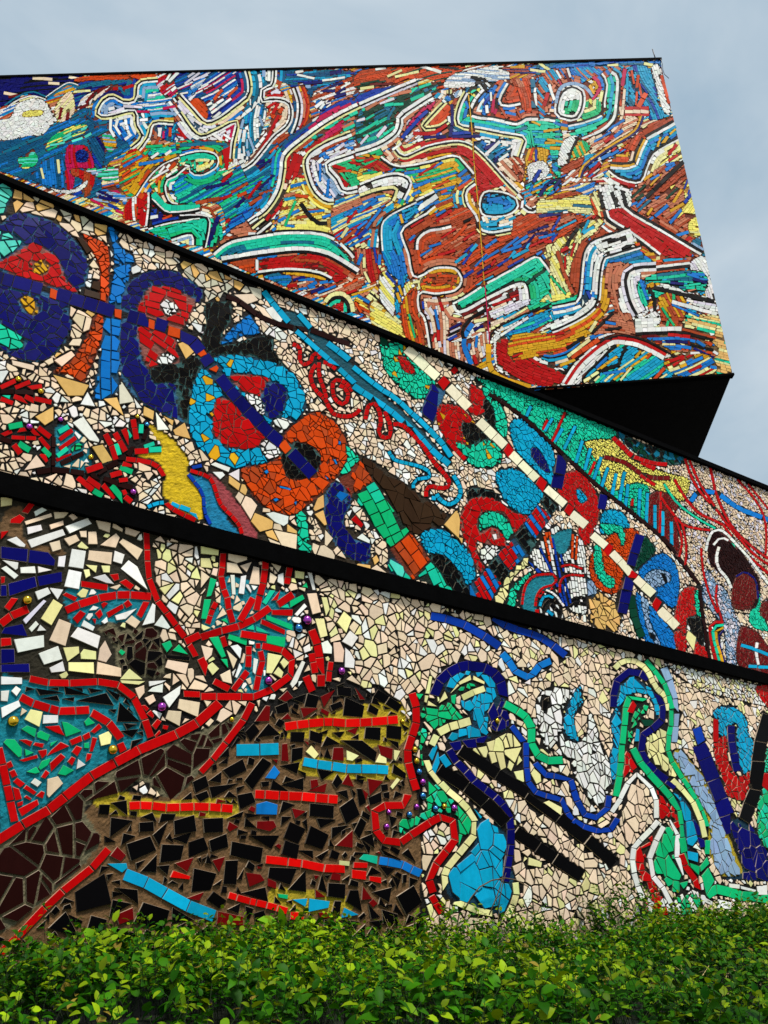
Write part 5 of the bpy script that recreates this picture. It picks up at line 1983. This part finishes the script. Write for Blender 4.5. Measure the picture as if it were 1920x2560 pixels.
# ------------------------------------------------------------------ middle mosaic wall with its ledge and coping
wall2 = empty('mosaic_wall', (float(base_pt[0]), float(base_pt[1]), 2.85),
              'middle mosaic wall with painted faces, between the two black concrete bands', 'wall')
GM2 = dict(c='black', y='black', w='black', k='aqua', d='plum', r='pinkish', t='deep', g='bottle', n='ice', s='deep', G='bottle',
           B='sky', o='rust', e='aqua', m='plum', q='umber', u='umber', l='umber', h='black', j='deep', a='tan', z='aqua')
m2 = Mosaic(WO, WU, [(XL, cop_bot(XL)), (XR, cop_bot(XR)), (XR, led_top(XR) + 22), (XL, led_top(XL) + 22)], 0.005, ('ccccccww', 0.036, None), 'umber', GM2)
m2.read(MIDDLE)
m2.gapk = dict(n=0.55, r=0.5, t=0.55, B=0.5, o=0.6, G=0.7, k=0.5, m=0.5, e=0.5, d=0.5, q=0.5)
m2.build_pieces(0.0058, 1.0e-4)
side2 = lambda c, col: tuple(0.35 * x for x in BISQ) if c in 'krnm' else tuple(0.4 * x for x in col)
m2.visible = lambda x, y: cop_bot(x) < y < led_top(x)
m2.build(wall2, 0.005, 0.0013, side2, M_TILE)
m2.mortar(wall2, [(XL, cop_bot(XL) - 5), (XR, cop_bot(XR) - 5), (XR, led_top(XR) + 24), (XL, led_top(XL) + 24)], 0.012)
m2.make_beads(wall2)
band('ledge', led_top, led_bot, 0.032, 0.28, wall2, M_BLACK)
band('coping', cop_top, cop_bot, 0.03, 0.30, wall2, M_BLACK)
a, b = on_wall(XL, led_top(XL) + 22), on_wall(XR, led_top(XR) + 22)
c_, d_ = on_wall(XL, cop_bot(XL) - 4), on_wall(XR, cop_bot(XR) - 4)
za, zb = a[2], b[2]
a2, b2 = on_wall(XL, led_bot(XL)), on_wall(XR, led_bot(XR))
pl = [a2[:2] - WN[:2] * 0.006, b2[:2] - WN[:2] * 0.006, b2[:2] - WN[:2] * 0.275, a2[:2] - WN[:2] * 0.275]
prism('wall_core', [tuple(p) for p in pl], [za + 0.05, zb + 0.05, zb + 0.05, za + 0.05], [c_[2], d_[2], d_[2], c_[2]], M_BODY, wall2)
reparent_zero(wall2)

# ------------------------------------------------------------------ upper mosaic block, jutting over the walls
BA = R(94.0)
BU = np.array([math.sin(BA), math.cos(BA), 0.0])
BO = np.array([0.0, 6.0, 0.0]) + 0.0
block_px = [(-420, 206), (1650, 151), (1831, 934), (-420, 1100)]
GM3 = dict(w='umber', G='bottle', t='deep', l='gold', y='tan', a='tan', p='rust', f='rust', o='rust', r='tan', B='sky', b='sky', n='black', k='black')
m3 = Mosaic(BO, BU, [(-420, 206), (1650, 151), (1831, 934), (1250, 985), (-420, 540)], 0.0045, ('pfocp', 0.04, None), 'tan', GM3)
m3.items[1] = dict(k='B', poly=m3.outline, pal='pcfyBawt', ang=-25, w=0.027, ln=0.058)
corner = [m3.P(*q) for q in m3.uv(block_px)]
c0 = corner[3]
block = empty('mosaic_block', (float(corner[2][0]) - 2.5, float(corner[2][1]) + 1.2, float(corner[2][2])),
              'upper building block with dancing figures in small mosaic pieces and a black underside', 'building')
m3.follow = 3
m3.read(UPPER)
m3.build_pieces(0.0032, 6e-5)
side3 = lambda c, col: tuple(0.45 * x for x in col)
m3.visible = lambda x, y: y < cop_top(x)
m3.build(block, 0.005, 0.0, side3, M_TESS, 300)
m3.mortar(block, block_px, 0.02)
# body of the block: soffit, roof and back
zs = [corner[3][2], corner[2][2]]
dsoff = rays([(1746, 1143)])[0]
tt = (zs[1] - CAM[2]) / dsoff[2]
backp = CAM + dsoff * tt
sdir = (backp - corner[2]); sdir[2] = 0; sdir /= np.linalg.norm(sdir)
eps = m3.N * -0.012
fl, fr = corner[3] + eps, corner[2] + eps
tl, tr = corner[0] + eps, corner[1] + eps
bl, br = fl + sdir * 4.2, fr + sdir * 4.2
tbl, tbr = tl + sdir * 4.2, tr + sdir * 4.2
V = [fl, fr, br, bl, tl, tr, tbr, tbl]
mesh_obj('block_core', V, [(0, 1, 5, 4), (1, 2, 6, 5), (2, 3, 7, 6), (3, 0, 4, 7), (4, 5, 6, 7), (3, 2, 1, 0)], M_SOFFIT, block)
# thin black edge trims: parapet cap and soffit drip edge, 12 mm proud of the mosaic
def trim(name, p, q, hgt, proud, depth, mat):
    n = m3.N
    up = np.array([0, 0, 1.0])
    lo = [p + n * proud, q + n * proud, q - n * depth, p - n * depth]
    hi = [v + up * hgt for v in lo]
    return mesh_obj(name, lo + hi, [(0, 1, 5, 4), (1, 2, 6, 5), (2, 3, 7, 6), (3, 0, 4, 7), (4, 5, 6, 7), (3, 2, 1, 0)], mat, block)
trim('parapet_cap', corner[0], corner[1] + m3.U * 0.02, 0.035, 0.012, 0.25, M_BLACK)
trim('drip_edge', corner[3] - np.array([0, 0, 0.02]), corner[2] + m3.U * 0.012 - np.array([0, 0, 0.02]), 0.022, 0.011, 0.05, M_BLACK)
# rod and loose cable on the top right corner
def on_block(px, py): return m3.P(*m3.uv([(px, py)])[0], 0.02)
tube('rod', [on_block(1639, 156), on_block(1630, 127)], 0.006, M_METAL, block, 6)
tube('loose_cable', [on_block(x, y) for x, y in ((1651, 152), (1655, 164), (1656, 178), (1660, 190), (1671, 200))], 0.0035, M_METAL, block, 5)
# pier under the block standing on the roof terrace
pz = on_wall(900, cop_top(900))[2] - 0.08
pier = [tuple((fl + sdir * 1.9 + BU * 0.3)[:2]), tuple((fr + sdir * 1.9 - BU * 1.3)[:2]), tuple((fr + sdir * 4.0 - BU * 1.3)[:2]), tuple((fl + sdir * 4.0 + BU * 0.3)[:2])]
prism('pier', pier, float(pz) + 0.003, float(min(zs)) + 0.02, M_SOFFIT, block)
reparent_zero(block)

# the storeys behind the two lower walls, with the terrace on top
a = on_wall(XL, 1500)[:2] - WN[:2] * 0.31; b = on_wall(XR, 1500)[:2] - WN[:2] * 0.31
base = prism('building_base', [tuple(a), tuple(b), tuple(b - WN[:2] * 9), tuple(a - WN[:2] * 9)], 0.0, float(pz), M_BODY)
base['label'] = 'dark rendered building base behind the mosaic walls carrying the terrace'
base['category'] = 'building'

# ------------------------------------------------------------------ hedge
hedge = empty('hedge', (0.4, 2.4, 0.0), 'leafy green clipped hedge along the foot of the lowest mosaic wall', 'hedge')

def mat_leaf():
    m, n, l, b = new_mat('hedge_leaf')
    at = n.new('ShaderNodeAttribute'); at.attribute_name = 'Col'
    l.new(at.outputs['Color'], b.inputs['Base Color'])
    b.inputs['Roughness'].default_value = 0.5
    b.inputs['Specular IOR Level'].default_value = 0.06
    tr = n.new('ShaderNodeBsdfTranslucent')
    mx = n.new('ShaderNodeMix'); mx.data_type = 'RGBA'; mx.blend_type = 'MULTIPLY'; mx.inputs[0].default_value = 1
    mx.inputs[7].default_value = (1.3, 1.25, 0.45, 1)
    l.new(at.outputs['Color'], mx.inputs[6]); l.new(mx.outputs[2], tr.inputs['Color'])
    ms = n.new('ShaderNodeMixShader'); ms.inputs[0].default_value = 0.2
    out = n['Material Output']
    l.new(b.outputs[0], ms.inputs[1]); l.new(tr.outputs[0], ms.inputs[2]); l.new(ms.outputs[0], out.inputs['Surface'])
    return m
M_LEAF = mat_leaf()

# leaf outline: x across, y along, z up; folded along the midrib, tip drooping
LV = np.array([(0, 0, 0), (-.26, .22, .05), (0, .26, -.01), (.26, .22, .05), (-.33, .52, .07), (0, .55, .0), (.33, .52, .07),
               (-.2, .82, .0), (0, .82, -.06), (.2, .82, .0), (0, 1.06, -.16)])
LF = [(0, 2, 1), (0, 3, 2), (1, 2, 5, 4), (2, 3, 6, 5), (4, 5, 8, 7), (5, 6, 9, 8), (7, 8, 10), (8, 9, 10)]

def hedge_top(x, y):
    dip = max(0.0, 0.22 - (y - front_y(x)))
    hf = 0.03 * math.sin(x * 31 + 3 * math.sin(y * 13)) * math.sin(y * 27 + 2 * math.sin(x * 17))
    return 1.352 + 0.008 * x + hf - 1.1 * dip * dip + 0.035 * math.sin(x * 2.3 + y * 1.1) + 0.025 * math.sin(x * 5.1 - y * 3.7 + 1) + 0.02 * math.sin(y * 7 + x * 1.7)
def wall_gap(x, y):      # distance in front of the wall
    return (np.array([x, y, 0]) - np.array([WO[0], WO[1], 0])) @ WN
front_y = lambda x: 1.66 + 0.03 * math.sin(x * 3) + 0.04 * x

def cross(a, b):
    return np.array((a[1] * b[2] - a[2] * b[1], a[2] * b[0] - a[0] * b[2], a[0] * b[1] - a[1] * b[0]))
leaves = []   # (base, dir, up, length, width, colour)
twigs = []
def shade_patch(x, y):  # bright and shadowed areas of the hedge, painted into the leaf colours
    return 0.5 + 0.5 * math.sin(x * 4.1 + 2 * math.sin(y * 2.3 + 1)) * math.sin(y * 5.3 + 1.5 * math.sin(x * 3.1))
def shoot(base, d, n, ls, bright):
    pt = shade_patch(base[0], base[1]); bright *= 0.25 + 1.1 * pt; shade = 0.6 + 0.55 * pt
    d = d / np.linalg.norm(d)
    a = cross(d, (0.3, 0.2, 0.9)); a /= np.linalg.norm(a); b = cross(d, a)
    L = 0.012 * n + 0.01
    tip = base + d * L
    twigs.append((base - d * 0.05, tip))
    ph = random.uniform(0, 6.28)
    for i in range(n):
        f = (i + 0.6) / n
        p = base + d * L * f
        ph += math.pi + random.gauss(0, 0.45) if i % 2 else math.pi / 2 + random.gauss(0, 0.3)
        outw = a * math.cos(ph) + b * math.sin(ph)
        ld = outw * (1.25 - 0.45 * f) + d * (0.05 + 0.5 * f) + np.array([0, 0, random.uniform(-0.3, 0.15)])
        ln = ls * random.uniform(0.55, 1.3) * (1.0 - 0.25 * f)
        t = random.random()
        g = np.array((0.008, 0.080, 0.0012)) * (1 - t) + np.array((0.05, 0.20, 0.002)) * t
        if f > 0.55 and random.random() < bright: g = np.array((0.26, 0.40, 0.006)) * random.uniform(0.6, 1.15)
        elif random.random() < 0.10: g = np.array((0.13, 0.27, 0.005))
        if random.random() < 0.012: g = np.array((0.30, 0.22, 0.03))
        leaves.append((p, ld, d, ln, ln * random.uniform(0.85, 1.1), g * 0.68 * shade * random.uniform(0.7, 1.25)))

BARE = [(1676, 2400, 0.10), (1905, 2368, 0.14)]
bare_pts = []
for bx_, by_, br_ in BARE:
    d = rays([(bx_, by_)])[0]; t = (1.36 - CAM[2]) / d[2]; bp_ = CAM + d * t; bare_pts.append((bp_[0], bp_[1], br_))
cnt = 0
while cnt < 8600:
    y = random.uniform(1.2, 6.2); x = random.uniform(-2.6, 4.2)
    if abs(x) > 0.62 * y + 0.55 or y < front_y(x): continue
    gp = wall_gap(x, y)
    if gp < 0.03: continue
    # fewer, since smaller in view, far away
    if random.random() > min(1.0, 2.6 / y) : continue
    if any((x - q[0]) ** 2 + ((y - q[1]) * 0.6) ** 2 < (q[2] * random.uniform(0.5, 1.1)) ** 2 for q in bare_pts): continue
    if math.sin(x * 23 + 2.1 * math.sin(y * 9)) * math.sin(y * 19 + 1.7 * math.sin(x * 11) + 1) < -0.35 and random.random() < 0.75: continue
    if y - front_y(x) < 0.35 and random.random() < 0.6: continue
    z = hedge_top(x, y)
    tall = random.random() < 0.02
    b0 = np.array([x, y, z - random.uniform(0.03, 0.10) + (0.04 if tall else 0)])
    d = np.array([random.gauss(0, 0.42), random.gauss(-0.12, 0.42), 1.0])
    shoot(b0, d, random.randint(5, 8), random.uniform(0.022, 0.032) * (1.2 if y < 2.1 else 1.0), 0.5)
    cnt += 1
cnt = 0
while cnt < 240:      # the face towards the camera
    x = random.uniform(-1.6, 1.8); z = random.uniform(1.05, 1.28)
    y = front_y(x) + random.uniform(-0.02, 0.08) + 0.05 * math.sin(z * 9 + x * 4)
    d = np.array([random.gauss(0, 0.5), -1.0, random.gauss(0.55, 0.4)])
    shoot(np.array([x, y, z]), d, random.randint(4, 7), random.uniform(0.032, 0.042), 0.35)
    cnt += 1
for i in range(260):   # sprigs leaning against the wall
    u = random.uniform(0.0, 6.2)
    p = WO + WU * u + WN * random.uniform(0.03, 0.12)
    z = hedge_top(p[0], p[1]) + random.uniform(-0.05, 0.05)
    shoot(np.array([p[0], p[1], z]), np.array([random.gauss(0, 0.4), random.gauss(0, 0.4), 1.0]), random.randint(5, 8), 0.028, 0.6)

for sx, sy, n_ in ((700, 2318, 3), (735, 2330, 3), (240, 2370, 2)):   # broad young leaves standing proud of the rest
    p = on_wall(sx, sy, 0.35)
    for k in range(n_):
        an = random.uniform(-1.2, 1.2)
        leaves.append((np.array(p), np.array([math.sin(an), -0.5, math.cos(an) * 0.8]), np.array([0.0, -0.6, 0.8]), random.uniform(0.06, 0.085), 0.075, np.array((0.13, 0.30, 0.01))))

def leaf_geo(L):
    p, d, up, ln, wd, g = L
    d = d / np.linalg.norm(d)
    s = cross(d, up); k = np.linalg.norm(s)
    s = s / k if k > 1e-4 else np.array([1.0, 0, 0])
    n = cross(s, d)
    if n[2] < -0.2: n = -n; s = -s
    return p + LV[:, :1] * wd * s + LV[:, 1:2] * ln * d + LV[:, 2:3] * ln * n

# the 300 leaves that show largest are pieces of their own
def leaf_px(L):
    q = L[0] - CAM; z = q @ FWD
    if z < 0.2: return 0
    x, y = PW / 2 + FPX * (q @ RGT) / z, PH / 2 - FPX * (q @ UPV) / z
    if not (0 < x < PW and 2200 < y < PH): return 0
    top = 1.0 if (L[0][2] > hedge_top(L[0][0], L[0][1]) - 0.05 or L[0][1] < front_y(L[0][0]) + 0.0) else 0.2
    return L[3] / z * top
leaves.sort(key=leaf_px, reverse=True)
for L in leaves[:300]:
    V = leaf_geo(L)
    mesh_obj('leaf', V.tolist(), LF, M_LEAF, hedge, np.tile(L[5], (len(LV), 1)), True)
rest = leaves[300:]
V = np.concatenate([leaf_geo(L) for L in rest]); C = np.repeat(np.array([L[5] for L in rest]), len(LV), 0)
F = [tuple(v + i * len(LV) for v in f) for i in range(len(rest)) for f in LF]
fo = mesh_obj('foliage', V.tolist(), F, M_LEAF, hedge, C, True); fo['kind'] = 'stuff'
print('leaves', len(leaves))
# stems
V, F = [], []
for p, q in twigs:
    d = q - p; d /= np.linalg.norm(d)
    a = cross(d, (0.2, 0.9, 0.3)); a /= np.linalg.norm(a); b = cross(d, a)
    k = len(V)
    for e, r in ((p, 0.0010), (q, 0.0006)):
        for an in (0, 2.09, 4.19): V.append(tuple(e + (a * math.cos(an) + b * math.sin(an)) * r))
    F += [(k, k + 1, k + 4, k + 3), (k + 1, k + 2, k + 5, k + 4), (k + 2, k, k + 3, k + 5)]
st = mesh_obj('stems', V, F, mat_plain('green_stem', (0.014, 0.028, 0.006), 0.9, 40), hedge); st['kind'] = 'stuff'
# dry stalks in the worn patches and along the wall foot
V, F = [], []
def stalk(p, q, r):
    p, q = np.array(p), np.array(q)
    d = q - p; d = d / np.linalg.norm(d)
    a = cross(d, (0.2, 0.9, 0.3)); a /= np.linalg.norm(a); b = cross(d, a)
    k = len(V)
    for e, rr in ((p, r), (q, r * 0.6)):
        for an in (0, 2.09, 4.19): V.append(tuple(e + (a * math.cos(an) + b * math.sin(an)) * rr))
    F.extend([(k, k + 1, k + 4, k + 3), (k + 1, k + 2, k + 5, k + 4), (k + 2, k, k + 3, k + 5)])
for q in bare_pts:
    for i in range(45):
        an = random.uniform(0, 6.28); rr = q[2] * random.random() ** 0.5 * 1.2
        x, y = q[0] + rr * math.cos(an), q[1] + rr * math.sin(an) * 1.5
        z = 1.29 + random.uniform(-0.05, 0.02)
        t = random.uniform(0, 6.28); ll = random.uniform(0.03, 0.12)
        stalk((x, y, z), (x + math.cos(t) * ll, y + math.sin(t) * ll, z + random.uniform(-0.02, 0.05)), random.uniform(0.0008, 0.0018))
for i in range(60):
    u = random.uniform(1.6, 3.3); p = WO + WU * u + WN * random.uniform(0.03, 0.1)
    z = 1.33; t = random.gauss(0, 0.8)
    ll = random.uniform(0.05, 0.16)
    stalk((p[0], p[1], z), (p[0] + math.sin(t) * ll, p[1], z + math.cos(t) * ll * 0.8), 0.0011)
ds = mesh_obj('dry_stalks', V, F, M_DRY, hedge); ds['kind'] = 'stuff'
# solid inner growth closing the hedge; near-black colour paints the shade between leaves
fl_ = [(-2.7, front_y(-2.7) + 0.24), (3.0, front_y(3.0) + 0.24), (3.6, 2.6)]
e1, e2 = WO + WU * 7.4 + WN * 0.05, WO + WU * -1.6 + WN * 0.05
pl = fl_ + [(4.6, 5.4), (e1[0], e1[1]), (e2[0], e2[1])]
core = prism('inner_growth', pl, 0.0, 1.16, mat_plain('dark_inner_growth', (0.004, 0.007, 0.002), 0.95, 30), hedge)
# long bent stems in front of the turquoise figure
def w_at(px, py, off): return on_wall(px, py, off)
def fz(x, y): return (1000 + x / 3.318, 1850 + y / 3.318)
arch = [(540, 1400), (590, 1310), (660, 1220), (760, 1165), (870, 1145), (960, 1160), (1060, 1215), (1130, 1290), (1165, 1350)]
tube('bent_stem', [w_at(*fz(x, y), 0.05) for x, y in arch], 0.0035, M_TWIG, hedge, 6, 0.6)
tube('bent_stem', [w_at(*fz(x, y), 0.06) for x, y in ((740, 1450), (790, 1330), (830, 1220), (855, 1120), (880, 1000), (905, 870))], 0.003, M_TWIG, hedge, 6, 0.4)
tube('bent_stem', [w_at(*fz(x, y), 0.055) for x, y in ((810, 1420), (840, 1250), (860, 1160), (880, 1100))], 0.0025, M_TWIG, hedge, 6, 0.5)
reparent_zero(hedge)

# soil bed under the hedge
bed = prism('planting_bed', [(-3.2, 1.0), (4.2, 1.2), (5.2, 5.2), (e1[0], e1[1]), (e2[0], e2[1])], 0.004, 0.10, M_SOIL)
bed['kind'] = 'structure'
